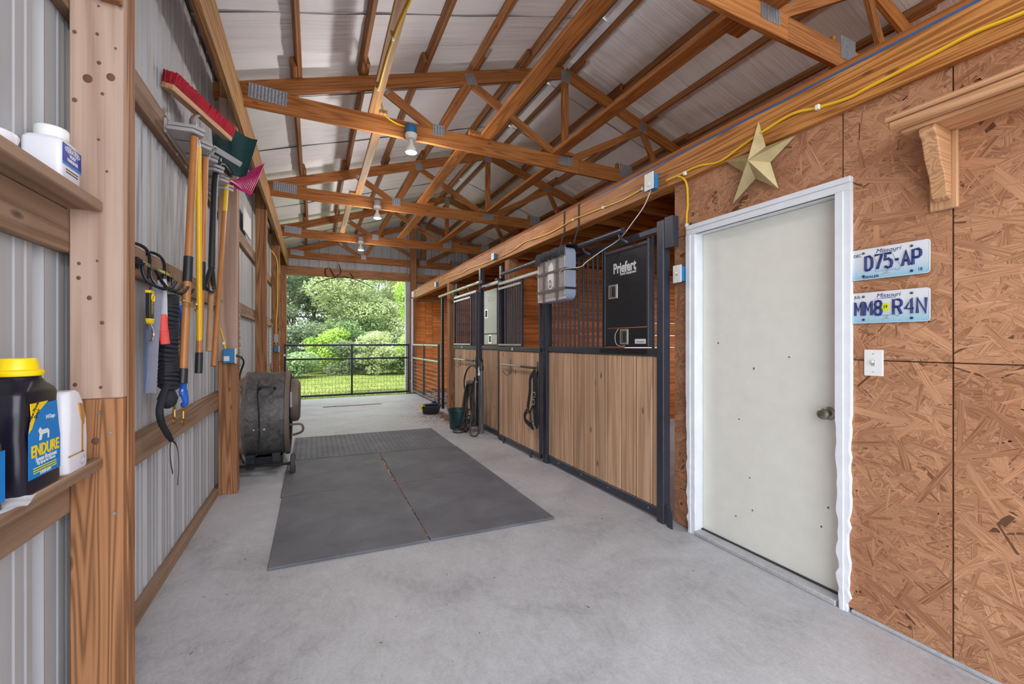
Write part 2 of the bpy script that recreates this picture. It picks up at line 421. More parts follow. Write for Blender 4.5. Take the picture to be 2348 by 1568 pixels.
# ---- left wall: ribbed metal sheets on girts
def metal_panel(name, y0, wd, z0, z1, M4, parent, zt=None):
    """one ribbed sheet; local x runs along the wall, y up, ribs point to -z"""
    pts = []
    n = 4; pitch = wd/n
    for k in range(n):
        a = k*pitch
        pts += [(a+.0, 0), (a+pitch*.28, 0), (a+pitch*.30, -.004), (a+pitch*.34, -.004), (a+pitch*.36, 0), (a+pitch*.52, 0), (a+pitch*.54, -.004), (a+pitch*.58, -.004), (a+pitch*.60, 0),
                (a+pitch*.72, 0), (a+pitch*.80, -.02), (a+pitch*.92, -.02), (a+pitch*.995, 0)]
    pts.append((wd, 0))
    mb = MB(); vs = []; m = len(pts)
    for (x, d) in pts:
        t = z1 if zt is None else zt(y0+x)
        vs += [M4 @ V((y0+x, z0, d)), M4 @ V((y0+x, t, d))]
    mb.add(vs, [(2*i, 2*i+2, 2*i+3, 2*i+1) for i in range(m-1)])
    return mb.build(name, M['metal'], parent)
wl = struct('wall_left', (XL, 5, 0))
y = Y0
while y < YE-.1:
    metal_panel('metal_panel', y, min(.916, YE-y), .02, 3.668, frame((XL, 0, 0), (0, 1, 0), (0, 0, 1), (1, 0, 0)), wl); y += .914
for zc in (.81, 1.68, 2.49):
    for a, b in ((Y0, 4.36), (4.364, 9.3), (9.304, YE)):
        obox('girt', (XL+.001, a, zc-.07), (XL+.039, b, zc+.07), M['girt'], wl, .003, 1)
bb = obox('baseboard_left', (XL+.001, Y0, 0), (XL+.041, YE, .062), M['girt'], None, .004, 1); bb['kind'] = 'structure'

# ---- roof: insulation sheets, purlins, runner boards (all pieces of the ceiling)
ce = struct('ceiling', (RX, 5, RZ))
PUR_L = [-.72, -.15, .435, 1.02, 1.605, 2.19, 2.68]; PUR_R = [2.89, 3.47, 4.05, 4.63, 5.2, 5.78, 6.28]
th = math.atan(SL)
for side in (-1, 1):
    y = Y0-.35; k = 0
    while y < YE+.1:
        y1 = min(y+1.23, YE+.12); mb = MB(); nx, ny = 10, 10; vs = []
        for i in range(nx+1):
            for j in range(ny+1):
                s = i/nx; x = RX+side*(s*(XR-RX+.25)); yy = y+(y1-y)*j/ny
                z = RZ-SL*abs(x-RX)+.098+.006*math.sin(x*10.7+k)-.012*math.exp(-((j/ny-.02)*12)**2)+.004*math.sin(yy*27)
                vs.append((x, yy, z)); 
        vs2 = [V(v)+V((0, 0, .012)) for v in vs]
        N = ny+1; fs = [(i*N+j, i*N+j+1, (i+1)*N+j+1, (i+1)*N+j) for i in range(nx) for j in range(ny)]
        mb.add(vs, fs); mb.build('insulation_sheet', M['foil'], ce, True, (RX, 0, RZ))
        y += 1.22; k += 1
    MB().box((0, Y0-.4, .115), ((XR-RX+.3)/math.cos(th), YE+.15, .13), frame((RX, 0, RZ), (side*math.cos(th), 0, -math.sin(th)), (0, 1, 0), (side*math.sin(th)*1, 0, math.cos(th)))).build('roof_metal', M['metal'], ce)
bays = [(Y0-.3, TY[0]), (TY[0], TY[1]), (TY[1], TY[2]), (TY[2], TY[3]), (TY[3], YE)]
for xs, side in ((PUR_L, -1), (PUR_R, 1)):
    for q, x in enumerate(xs):
        for bi, (a, b) in enumerate(bays):
            off = (.0 if (bi+q) % 2 else .04); a2 = a-(.16+.05*R.random() if bi else 0); b2 = b+.04+.18*R.random()
            if bi == len(bays)-1: b2 = YE
            xx = x+off; nrm = V((side*math.sin(th), 0, math.cos(th)))
            c = V((xx, 0, roofz(xx)))+nrm*.046
            board('purlin', (c.x, a2, c.z), (c.x, b2, c.z), .038, .088, M['purlin'], ce, nrm)
for (x0, x1, step) in ((.49, .58, .085), (1.66, 1.80, -.13), (2.60, 2.74, .13)):
    for bi, (a, b) in enumerate(bays[:4]):
        d = step if bi % 2 == 0 else 0; d = 0 if bi == 1 else (step if bi in (0, 2) else .0)
        obox('runner_board', (x0+d, a-.05 if bi else a, BZ1+.001), (x1+d, b+.3, BZ1+.039), M['truss'] if x0 > 1 else M['header'], ce, .003, 1)

# ---- end wall behind the gate: doorway, lintel, gable metal
we = struct('wall_back', (2.5, YE, 0))
y = XL
while y < XR-.05:
    wd = min(.916, XR-y)
    metal_panel('metal_panel', y, wd, 3.0 if y < 2.2 else 2.46, 4, frame((0, YE+.07, 0), (1, 0, 0), (0, 0, 1), (0, -1, 0)), we, lambda x: roofz(x)+.116); y += .914
obox('backing', (2.55, YE-.011, -.1), (XR, YE+.02, 2.46), M['loft'], we, .002, 0)  # sheet added to keep outside light out of the plywood joints
obox('filler_panel', (2.4, YE+.02, 2.4), (2.9, YE+.06, 3.02), M['metal'], we, .002, 0)
for i, (za, zb) in enumerate(((.0, .42), (.424, .84), (.844, 1.272), (1.276, 1.708), (1.712, 2.133), (2.137, 2.45))):
    for xa, xb in ((2.545, 2.85), (2.854, 3.06), (3.064, 4.5), (4.504, XR)):
        obox('plywood_panel', (xa, YE-.03, za-.1 if i == 0 else za), (xb, YE-.012, zb), M['ply'], we, .003, 0)
tr = obox('trim_1', (2.27, YE-.2, -.1), (2.392, YE-.06, 2.955), M['metal'], None, .003, 2); tr['kind'] = 'structure'
tr = obox('trim_2', (2.30, 10.92, 0), (2.335, 10.96, 2.44), M['white'], None, .003, 2); tr['kind'] = 'structure'
lt = obox('door_lintel', (-.594, 11.572, 2.955), (2.395, 11.612, 3.18), M['post_orange'], None, .004, 0)
tag(lt, 'wide orange wooden lintel board across the top of the open far doorway', 'beam')
lt = obox('wall_header', (2.555, 11.572, 2.955), (XR, 11.612, 3.18), M['post_orange'], None, .004, 0)
tag(lt, 'wooden header board to the right of the far doorway above the stall loft', 'beam')

# ---- right wall beside the camera: OSB sheets
def clip(poly, lo, hi):
    for ax_ in (0, 1):
        for sgn, lim in ((1, lo[ax_]), (-1, hi[ax_])):
            out = []
            for i in range(len(poly)):
                p, q = poly[i-1], poly[i]; dp, dq = sgn*(p[ax_]-lim), sgn*(q[ax_]-lim)
                if (dp >= 0) != (dq >= 0): k_ = dp/(dp-dq); out.append(tuple(p[j]+(q[j]-p[j])*k_ for j in range(4)))
                if dq >= 0: out.append(q)
            poly = out
            if len(poly) < 3: return []
    return poly
def strands(panel, ya, yb, za, zb):
    """the pressed strands that make the board's face: thin overlapping slivers of wood"""
    rg_ = random.Random(int(ya*1000)+int(zb*77)); vs, fs, uvs = [], [], []
    for k in range(int((yb-ya)*(zb-za)*5400)):
        c0, c1 = rg_.uniform(ya, yb), rg_.uniform(za, zb); big_ = rg_.random()
        L_ = rg_.uniform(.02, .06) if big_ < .75 else rg_.uniform(.06, .13); W_ = rg_.uniform(.002, .006) if big_ < .78 else rg_.uniform(.008, .022)
        a = rg_.gauss(0, .75) if rg_.random() < .75 else rg_.uniform(-1.6, 1.6); ca, sa = math.cos(a), math.sin(a); u0, v0 = rg_.uniform(0, 50), rg_.uniform(0, 50)
        pts = [(-L_+rg_.uniform(0, W_*2), -W_), (L_-rg_.uniform(0, W_*2), -W_*rg_.uniform(.5, 1)), (L_, W_*rg_.uniform(.3, 1)), (-L_+rg_.uniform(0, W_), W_)]
        poly = clip([(c0+x*ca-y_*sa, c1+x*sa+y_*ca, u0+x, v0+y_) for x, y_ in pts], (ya, za), (yb, zb))
        if not poly: continue
        n0 = len(vs); d = rg_.uniform(.0001, .0011); vs += [(OX-d, p[0], p[1]) for p in poly]; fs.append(tuple(range(n0+len(poly)-1, n0-1, -1))); uvs += [(p[2], p[3]) for p in poly][::-1]
    mb = MB(); mb.v = [V(v) for v in vs]; mb.f = fs; o = mb.build('strand_face', M['strand'], panel); o['kind'] = 'stuff'
    lay = o.data.uv_layers.new(name='UVMap'); lay.data.foreach_set('uv', [x for q in uvs for x in q])
wr = struct('wall_right', (2.36, 1, 0))
OX = 2.36
for (ya, yb, za, zb) in ((Y0, .774, .018, 1.222), (Y0, .774, 1.226, 2.6), (.778, 1.15, .018, 1.222), (.778, 1.168, 1.226, 2.6), (1.172, 2.235, 2.06, 2.6), (2.075, 2.235, .018, 2.056)):
    o = obox('osb_panel', (OX, ya, za), (OX+.011, yb, zb), M['osb'], wr, .0015, 0)
    strands(o, ya+.001, yb-.001, za+.001, zb-.001)
obox('stud', (OX+.012, .74, 0), (OX+.1, .81, 2.6), M['jamb'], wr, .003, 2)
obox('stud', (OX+.012, 1.11, 2.1), (OX+.1, 1.21, 2.6), M['jamb'], wr, .003, 2)
obox('stud', (OX+.012, Y0, 1.19), (OX+.1, 1.14, 1.26), M['jamb'], wr, .003, 1)
obox('backing', (OX+.11, Y0, 0), (OX+.13, 1.12, 2.6), M['loft'], wr, .003, 1)  # unseen sheets added so no light leaks through the board joints
obox('backing', (OX+.11, 1.12, 2.1), (OX+.13, 2.2, 2.6), M['loft'], wr, .003, 1)
ws = struct('wall_stall', (4.3, 2.22, 0))
for k in range(13):
    obox('wall_plank', (2.48, 2.18, k*.19), (XR, 2.21, k*.19+.186), M['stallwood'], ws, .003, 0)
wo = struct('wall_outer', (XR, 6, 0))            # outer wall behind the stalls, unseen openings added and widened to daylight the stalls
for (ya, yb) in ((Y0, 2.6), (4.5, 5.7), (7.5, 8.4), (11.0, YE)):
    obox('wall_sheet', (XR, ya, 0), (XR+.03, yb, 3.63), M['stallwood'], wo, .003, 1)
for (ya, yb) in ((2.6, 4.5), (5.7, 7.5)):
    obox('wall_sheet', (XR, ya, 0), (XR+.03, yb, .8), M['stallwood'], wo, .003, 1)
    obox('wall_sheet', (XR, ya, 2.4), (XR+.03, yb, 3.63), M['stallwood'], wo, .003, 1)
obox('wall_sheet', (XR, 8.4, 2.45), (XR+.03, 11.0, 3.63), M['stallwood'], wo, .003, 1)

# ---- white door with chewed casing
d1 = struct('door_1', (2.4, 1.6, 0))
obox('door_slab', (2.42, 1.185, .03), (2.462, 2.045, 2.045), M['door'], d1, .003, 2)
obox('jamb', (2.345, 2.046, 0), (2.46, 2.07, 2.07), M['white'], d1, .002, 2)
obox('jamb', (2.345, 1.16, 0), (2.46, 1.184, 2.07), M['white'], d1, .002, 2)
obox('jamb', (2.345, 1.16, 2.046), (2.46, 2.07, 2.07), M['white'], d1, .002, 1)
def casing_post(name, ya, yb, chew_a, chew_b, ztop, zb):
    """vertical casing with its lower edges gnawed; profile of a flat and a raised outer band"""
    mb = MB(); N = 60; vs = []
    rr = random.Random(5)
    for i in range(N+1):
        z = zb+(ztop-zb)*i/N; lo = max(0, 1-(z/.95)) if z < .95 else 0
        ca = ((.002+.012*rr.random())*(1.2*lo+.4*(lo > 0)) if chew_a else 0); cb = ((.002+.012*rr.random())*(1.2*lo+.4*(lo > 0)) if chew_b else 0)
        fd = .006*rr.random()*lo
        a, b = ya+ca, yb-cb; m_ = (ya*.55+yb*.45)
        vs += [(2.362, a, z), (2.338+fd, a+.001, z), (2.336+fd, m_, z), (2.331+fd, m_+.002, z), (2.331+fd, b-.001, z), (2.362, b, z)]
    fs = [(i*6+j, i*6+(j+1) % 6, (i+1)*6+(j+1) % 6, (i+1)*6+j) for i in range(N) for j in range(6)]+[tuple(range(5, -1, -1)), tuple(N*6+j for j in range(6))]
    mb.add(vs, fs); return mb.build(name, M['white'], d1)
casing_post('casing', 1.126, 1.192, True, True, 2.045, 0)
casing_post('casing', 2.042, 2.112, False, True, 2.045, 0)
obox('casing', (2.336, 1.126, 2.046), (2.362, 2.112, 2.082), M['white'], d1, .002, 1)
obox('casing', (2.331, 1.126, 2.083), (2.362, 2.112, 2.112), M['white'], d1, .003, 1)
obox('threshold', (2.335, 1.192, 0), (2.418, 2.046, .026), M['concrete'], d1, .004, 1)
obox('threshold_gasket', (2.405, 1.19, .026), (2.42, 2.045, .033), M['brubber'], d1, .002, 1)
kb = MB().lathe([(.034, 0), (.034, .006), (.03, .01), (.014, .013), (.012, .03), (.024, .038), (.029, .05), (.027, .062), (.017, .068), (.006, .069)], frame((2.42, 1.262, .94), (0, 1, 0), (0, 0, 1), (-1, 0, 0)), 20)
kb.build('door_knob', M['satin'], d1, True)
for k in range(9):
    p = V((2.4185, 1.25+.75*R.random(), .12+1.2*R.random())); MB().box((p.x, p.y, p.z), (2.4205, p.y+.008, p.z+.006+.01*R.random())).build('paint_chip', M['dustbrown'], d1)
obox('backing', (2.47, 1.15, 0), (2.49, 2.1, 2.1), M['loft'], d1, .002, 2)

# ================================================================== timber frame
def left_post(i, yf, label):
    t = thing('timber_post', label, 'post', (-.665, yf+.06, 0))
    zs = 1.116 if i == 0 else (1.146 if i == 1 else .62)
    pale = M['post_pale'] if i == 0 else (M['post_pale'] if i == 1 else M['post_orange'])
    obox('upper_ply', (-.735, yf, zs+.001), (-.597, yf+.036, 3.4), pale, t, .003, 2)
    obox('lower_ply', (-.735, yf+.003, 0), (-.598, yf+.036, zs), M['post_orange'], t, .003, 2)
    obox('middle_ply', (-.735, yf+.037, 0), (-.595, yf+.073, 3.62), M['post_orange'], t, .003, 2)
    obox('back_ply', (-.735, yf+.074, 0), (-.597, yf+.11, 3.4), M['post_orange'], t, .003, 2)
    return t
PL = ['wide weathered timber post in the left foreground beside the two shelves', 'pale-topped timber post behind the hanging tools with a blue outlet box on it',
      'plain brown timber post behind the big drum fan, third along the left wall', 'narrow-looking timber post with yellow cable, last but one before the far doorway', 'orange timber post forming the left jamb of the far doorway']
posts = [left_post(i, y, l) for i, (y, l) in enumerate(zip(PY, PL))]
obox('cleat', (-.655, 1.852, 2.47), (-.597, 1.889, 2.62), M['post_orange'], posts[0], .003, 0)
for (x, y, z) in ((-.66, 1.893, 1.07), (-.63, 1.893, 1.0), (-.685, 1.893, .86), (-.62, 1.893, .72)):
    MB().cyl((x, y-.004, z), (x, y+.001, z), .005, .005, 8).build('screw', M['galv'], posts[0], True)
for (px, py, rr_) in ((226, 14, .0035), (171, 73, .006), (223, 78, .005), (265, 111, .004), (227, 144, .006), (201, 180, .013), (254, 177, .012), (171, 229, .007), (235, 215, .005), (226, 320, .004), (245, 393, .004), (181, 604, .005), (180, 637, .006), (205, 683, .007), (234, 740, .006), (223, 598, .004), (172, 882, .006), (231, 888, .005), (219, 1011, .011)):
    p_ = at(px, py, Y=1.8895 if py < 915 else 1.8925); q = MB().lathe([(rr_, 0), (rr_*.8, .0008), (rr_*.2, .0012)], frame(p_, (1, 0, 0), (0, 0, 1), (0, -1, 0)), 12)
    for v in q.v: v.z = p_.z+(v.z-p_.z)*1.15
    q.build('knot', M['knot'], posts[0], True)
def right_post(xa, xb, ya, yb, za, zb, label, m='post_orange'):
    return tag(obox('timber_post', (xa, ya, za), (xb, yb, zb), M[m], None, .004, 2), label, 'post')
right_post(2.37, 2.51, 5.1, 5.24, 0, 2.436, 'timber post holding up the long beam between the two horse stalls')
right_post(2.335, 2.47, 7.72, 7.87, 0, 2.436, 'timber post at the far end of the stalls beside the small side gate', 'post_orange')
right_post(2.396, 2.55, 11.5, 11.65, -.1, 4.5, 'tall timber post at the right side of the far doorway reaching into the roof')
lh = obox('header_beam', (-.593, Y0, 3.17), (-.557, 11.57, 3.46), M['header'], None, .004, 1)
tag(lh, 'long pale header board running under the roof edge along the left wall', 'beam')
rb = thing('support_beam', 'long amber beam with bold grain and yellow cable above the stalls and white door', 'beam', (2.38, 5, 2.44))
for a, b in ((Y0, 5.16), (5.162, 10.9)):
    obox('beam_ply', (2.33, a, 2.437), (2.368, b, 2.638), M['beam'], rb, .004, 1)
    obox('beam_ply', (2.37, a, 2.437), (2.44, b, 2.636), M['beam'], rb, .004, 1)
MB().box((2.334, .3, 2.6385), (2.362, 9.5, 2.641)).build('blue_tape', M['tape'], rb)
MB().box((2.3285, .3, 2.628), (2.3298, 3.2, 2.6405)).build('blue_tape', M['tape'], rb)
obox('top_plate', (2.43, Y0, 2.675), (2.468, 10.9, 2.73), M['loft'], rb, .004, 1)

def plate(parent, x, z, wd, ht, yf, rot=0):
    """toothed nail plate with its pressed ribs"""
    M4 = frame((x, yf-.0015, z), (math.cos(rot), 0, math.sin(rot)), (-math.sin(rot), 0, math.cos(rot)), (0, -1, 0))
    o = MB().box((-wd/2, -ht/2, -.001), (wd/2, ht/2, .001), M4).build('nail_plate', M['galv'], parent)
    n = max(3, int(wd/.026)); mb = MB()
    for k in range(n):
        a = -wd/2+wd*(k+.3)/n; mb.box((a, -ht/2+.004, .0005), (a+wd/n*.4, ht/2-.004, .0022), M4)
    mb.build('slot_rows', M['galv_dark'], o)
def truss(ti, yf, label):
    t = thing('roof_truss', label, 'truss', (RX, yf, BZ0), 'roof trusses along the barn'); yc = yf+.019; n = (0, 1, 0)
    tm = M['truss']
    obox('bottom_chord', (XL+.03, yf, BZ0), (RX+.2, yf+.038, BZ1), tm, t, .003, 0)
    obox('bottom_chord', (RX+.201, yf, BZ0), (XR-.03, yf+.038, BZ1), tm, t, .003, 0)
    ch = .071*math.sqrt(1+SL*SL)
    board('top_chord', (XL-.02, yc, roofz(XL-.02)-ch), (RX, yc, RZ-ch), .14, .038, tm, t, n)
    board('top_chord', (XR+.02, yc, roofz(XR+.02)-ch), (RX, yc, RZ-ch), .14, .038, tm, t, n)
    def web(a, b, wd=.088): board('web', (a[0], yc+.0005, a[1]), (b[0], yc+.0005, b[1]), wd, .0365, tm, t, n)
    mi = lambda p: (2*RX-p[0], p[1])
    A = (.62, roofz(.62)-.13); B = (1.56, roofz(1.56)-.13); Cc = (1.2, BZ1-.05); K = (RX, BZ1-.05)
    web((RX, BZ1-.04), (RX, RZ-.16))
    for fm in (lambda p: p, mi):
        web(fm(A), fm(Cc)); web(fm(Cc), fm(B)); web(fm(B), fm((RX-.06, BZ1-.03)))
    plate(t, -.37, 3.535, .3, .13, yf, -.06); plate(t, 2*RX+.37, 3.535, .3, .13, yf, .06)
    plate(t, 1.2, 3.555, .12, .115, yf); plate(t, 2*RX-1.2, 3.555, .12, .115, yf)
    plate(t, RX, 3.535, .2, .13, yf); plate(t, RX, RZ-.13, .12, .14, yf); plate(t, 3.72, 3.56, .2, .17, yf)
    plate(t, 1.56, roofz(1.56)-.1, .11, .12, yf, .3); plate(t, 2*RX-1.56, roofz(1.56)-.1, .11, .12, yf, -.3); plate(t, .64, roofz(.64)-.15, .1, .05, yf, -.6)
    obox('splice_block', (3.6, yf+.04, BZ0+.02), (3.64, yf+.075, BZ1+.09), tm, t, .003, 2)
    return t
TL = ['roof truss nearest the camera, only its lower right part in view at the top', 'large roof truss above the hanging tools carrying the nearest lit lamp', 'roof truss second behind the nearest lamp, carrying the middle lamp',
      'roof truss carrying the farthest lit lamp', 'roof truss fixed against the far gable wall above the doorway']
trusses = [truss(i, y, l) for i, (y, l) in enumerate(zip(TY, TL))]

lo = thing('stall_loft', 'open joisted loft above the horse stalls behind the amber beam', 'loft', (4.3, 6, 2.44))
y = 2.32
while y < 11.4:
    obox('joist', (2.445, y, 2.44), (XR-.01, y+.038, 2.59), M['loft'], lo, .003, 0); y += .46
for k in range(-3, 8):
    ya = 2.3+k*1.17; obox('deck_panel', (2.47, ya, 2.592), (XR-.01, ya+1.165, 2.61), M['loft'], lo, .002, 0)

# ================================================================== stalls
def partition(name, yy, label, x0=2.52):
    t = thing(name, label, 'partition', (4.3, yy, 0), None)
    for k in range(12):
        for xa, xb in ((x0, 3.55), (3.553, 4.9), (4.903, XR-.01)):
            obox('plank', (xa, yy, .02+k*.2), (xb, yy+.036, .02+k*.2+.197), M['stallwood'], t, .003, 0)
    return t
partition('stall_partition', 5.2, 'orange plank partition seen through the bars of the nearest stall')
partition('stall_partition', 7.8, 'orange plank partition at the far end of the second stall beside the side gate')

def vbar(parent, x, y, z0, z1, r=.0105, name='bar'):
    return MB().cyl((x, y, z0), (x, y, z1), r, r, 8).build(name, M['steel'], parent, True)
def planks(parent, ys, x0, x1, z0, z1):
    for a, b in zip(ys[:-1], ys[1:]):
        lo_, hi_ = min(a, b), max(a, b)
        obox('plank', (x0, lo_+.0035, z0), (x1, hi_-.0035, z1), M['plank'], parent, .008, 2)
def steelpost(parent, y, x, wd, z1, name='steel_post'):
    return obox(name, (x-wd/2, y-wd/2, 0), (x+wd/2, y+wd/2, z1), M['steel'], parent, .005, 2)

# -- nearest stall's fixed front panel
sp = thing('stall_front_panel', 'nearest stall front of vertical tan planks with bars and a black feed door', 'stall panel', (2.3, 3.1, 0))
steelpost(sp, 2.285, 2.30, .068, 2.19); steelpost(sp, 3.955, 2.30, .075, 2.12)
obox('bottom_rail', (2.285, 2.32, .02), (2.32, 3.917, .09), M['steel'], sp, .004, 1)
obox('mid_rail', (2.275, 2.32, 1.205), (2.325, 3.917, 1.262), M['steel'], sp, .006, 1)
obox('top_rail', (2.278, 2.32, 2.11), (2.322, 3.917, 2.16), M['steel'], sp, .008, 1)
planks(sp, [2.321, 2.384, 2.563, 2.738, 2.914, 3.087, 3.268, 3.447, 3.621, 3.804, 3.916], 2.288, 2.317, .09, 1.205)
for yb in (3.813, 3.734, 3.658, 3.584, 3.505, 3.428, 3.358, 3.282, 3.213, 3.132, 3.061, 2.985, 2.385): vbar(sp, 2.30, yb, 1.255, 2.115)
obox('nameplate_strip', (2.271, 2.42, 1.215), (2.275, 3.0, 1.258), M['steel_black'], sp, .001, 1)
fd = obox('feed_door', (2.284, 2.435, 1.43), (2.302, 2.93, 2.05), M['steel_black'], sp, .004, 2)
for a, b in (((2.28, 2.412, 1.27), (2.316, 2.434, 2.1)), ((2.28, 2.931, 1.27), (2.316, 2.953, 2.1)), ((2.28, 2.434, 2.055), (2.316, 2.931, 2.085))):
    obox('feed_door_frame', a, b, M['steel'], sp, .006, 2 if b[2]-a[2] > .1 else 1)
flp = obox('feed_flap', (2.286, 2.435, 1.272), (2.304, 2.93, 1.422), M['steel_black'], sp, .003, 1)
def latch(parent, yc, zc, wy, wz, xf):
    o = MB().box((xf-.006, yc-wy/2, zc-wz/2), (xf, yc+wy/2, zc+wz/2)).build('latch', M['chrome'], parent, bevel=.002)
    MB().box((xf-.0075, yc-wy*.36, zc-wz*.4), (xf-.006, yc+wy*.36, zc+wz*.4)).build('latch_recess', M['satin'], o)
    MB().box((xf-.016, yc-wy*.24, zc-wz*.34), (xf-.007, yc-wy*.02, zc+wz*.34)).build('latch_lever', M['steel_black'], o, bevel=.002)
    return o
latch(fd, 2.829, 1.732, .115, .118, 2.284); latch(flp, 2.692, 1.352, .098, .125, 2.286)
text('logo_lettering', 'Priefert', .115, FX(2.2832, 2.69, 1.918), M['sticker'], fd, .78, .004)
text('logo_lettering', 'Ranch Equipment', .03, FX(2.2832, 2.645, 1.868), M['sticker'], fd, .9, .0008)
st = MB().box((2.2845, 2.447, 1.297), (2.2862, 2.566, 1.334)).build('sticker', M['sticker'], flp)
text('sticker_lettering', 'Ranch Equipment', .013, FX(2.2842, 2.506, 1.312), M['navy'], st, .9)
MB().tube(smoothpath([(2.283, 2.76, 1.42), (2.281, 2.80, 1.37), (2.281, 2.79, 1.30), (2.281, 2.74, 1.275), (2.28, 2.68, 1.28)]), .0025, 6).build('latch_string', M['cordwhite'], flp, True)
# bracket and floor latch at the near post
obox('stop_bracket', (2.272, 2.175, 1.98), (2.278, 2.247, 2.2), M['steel'], sp, .001, 2)
obox('stop_bracket', (2.272, 2.172, 1.98), (2.33, 2.178, 2.2), M['steel'], sp, .001, 2)
obox('floor_latch', (2.27, 2.19, .0), (2.276, 2.228, .15), M['steel'], sp, .001, 2)
obox('floor_latch', (2.262, 2.165, 0), (2.27, 2.205, .115), M['steel'], sp, .001, 2)
for yb in (2.42, 2.9, 3.3, 3.7):
    MB().cyl((2.286, yb, .06), (2.282, yb, .06), .007, .006, 8).build('bolt', M['galv'], sp, True)

# -- second stall's fixed panel
s2 = thing('stall_front_panel', 'narrow stall front between the hose and the nearer stall, with a shiny grey feed door', 'stall panel', (2.3, 5.5, 0))
steelpost(s2, 5.195, 2.30, .075, 2.14); steelpost(s2, 5.93, 2.30, .07, 2.42)
obox('bottom_rail', (2.285, 5.235, .02), (2.32, 5.893, .09), M['steel'], s2, .004, 1)
obox('mid_rail', (2.275, 5.235, 1.205), (2.325, 5.893, 1.262), M['steel'], s2, .006, 1)
obox('top_rail', (2.278, 5.235, 2.11), (2.322, 5.893, 2.16), M['silver'], s2, .008, 1)
planks(s2, [5.236, 5.3, 5.478, 5.659, 5.83, 5.892], 2.288, 2.317, .09, 1.205)
fd2 = obox('feed_door', (2.284, 5.31, 1.43), (2.302, 5.79, 2.06), M['satin'], s2, .004, 2)
fl2 = obox('feed_flap', (2.286, 5.31, 1.272), (2.304, 5.79, 1.422), M['satin'], s2, .003, 1)
latch(fd2, 5.70, 1.72, .115, .13, 2.284); latch(fl2, 5.56, 1.352, .098, .125, 2.286)
obox('sticker', (2.2845, 5.33, 1.29), (2.2862, 5.44, 1.335), M['sticker'], fl2, .0)
text('logo_lettering', 'Priefert', .1, FX(2.2832, 5.54, 1.93), M['sticker'], fd2, .78, .004)
for yb in (5.26, 5.84): vbar(s2, 2.30, yb, 1.255, 2.115)

# -- sliding doors on their tracks
def stall_door(label, ya, yb, pl, bars, open_y, track_a, track_b, posts_=True):
    t = thing('stall_door', label, 'stall door', (2.255, (ya+yb)/2, .03))
    x = 2.248
    obox('bottom_rail', (x-.018, ya, .035), (x+.018, yb, .085), M['steel'], t, .004, 1)
    obox('mid_rail', (x-.022, ya, 1.195), (x+.022, yb, 1.25), M['steel_dull'], t, .006, 1)
    obox('top_rail', (x-.02, ya, 2.062), (x+.02, yb, 2.105), M['silver'], t, .008, 1)
    obox('stile', (x-.02, ya, .035), (x+.02, ya+.022, 2.1), M['steel'], t, .005, 2)
    obox('stile', (x-.02, yb-.03, .035), (x+.02, yb, 2.1), M['steel'], t, .005, 2)
    planks(t, pl, x-.014, x+.014, .085, 1.195)
    for b_ in bars: vbar(t, x-.002, b_, 1.245, 2.065)
    if open_y:
        obox('yoke_stile', (x-.015, open_y-.012, 1.25), (x+.015, open_y+.012, 2.06), M['steel'], t, .004, 2)
        obox('yoke_rail', (x-.026, open_y, 2.0), (x-.012, yb-.02, 2.03), M['silver'], t, .004, 1)
        obox('yoke_rail', (x-.026, open_y, 1.262), (x-.012, yb-.02, 1.285), M['silver'], t, .004, 1)
    MB().cyl((x-.024, (ya+yb)/2+.12, 1.222), (x-.02, (ya+yb)/2+.12, 1.222), .02, .02, 16).build('badge', M['sticker'], t, True)
    for q in (ya+.2, yb-.2):
        MB().box((x-.03, q-.02, .0), (x-.02, q+.02, .07)).build('floor_guide', M['steel'], t)
    return t
stall_door('nearer sliding stall door of vertical planks with the black halter hanging on it', 4.0, 5.15, [4.022, 4.168, 4.34, 4.512, 4.685, 4.852, 5.027, 5.12],
           [4.955, 4.878, 4.81, 4.741, 4.669, 4.598, 4.53], 4.46, 0, 0)
stall_door('farther sliding stall door of vertical planks behind the coiled hoses', 5.97, 7.1, [5.992, 6.1, 6.281, 6.48, 6.665, 6.849, 7.035, 7.07],
           [6.962, 6.86, 6.76, 6.66, 6.56, 6.46, 6.36, 6.26, 6.18, 6.1, 6.03], 6.24, 0, 0)
def track(label, ya, yb, posts_y):
    t = thing('door_track', label, 'rail', (2.215, (ya+yb)/2, 2.19))
    MB().cyl((2.215, ya, 2.193), (2.215, yb, 2.193), .024, .024, 12).build('track_tube', M['silver'] if yb > 5.3 else M['steel'], t, True)
    for q in posts_y:
        MB().box((2.18, q-.03, 2.13), (2.30, q+.03, 2.15)).box((2.24, q-.03, 2.1), (2.27, q+.03, 2.32)).build('track_bracket', M['steel'], t)
    for q in (ya+.05, ya+.55): MB().tube(smoothpath([(2.215, q, 2.175), (2.21, q-.03, 2.13), (2.24, q-.06, 2.1), (2.28, q-.02, 2.12)], 3), .012, 6).build('hanger', M['steel'], t, True)
    return t
track('dark steel door track tube running above the nearest stall behind the box fan', 2.62, 5.0, (5.1,))
track('bright steel door track tube above the far stall and side gate', 5.75, 7.98, (7.0,))
ep = obox('steel_post', (2.27, 8.0, 0), (2.32, 8.06, 2.2), M['steel_black'], None, .005, 2); tag(ep, 'thin black steel upright between the far timber post and the side gate', 'post')

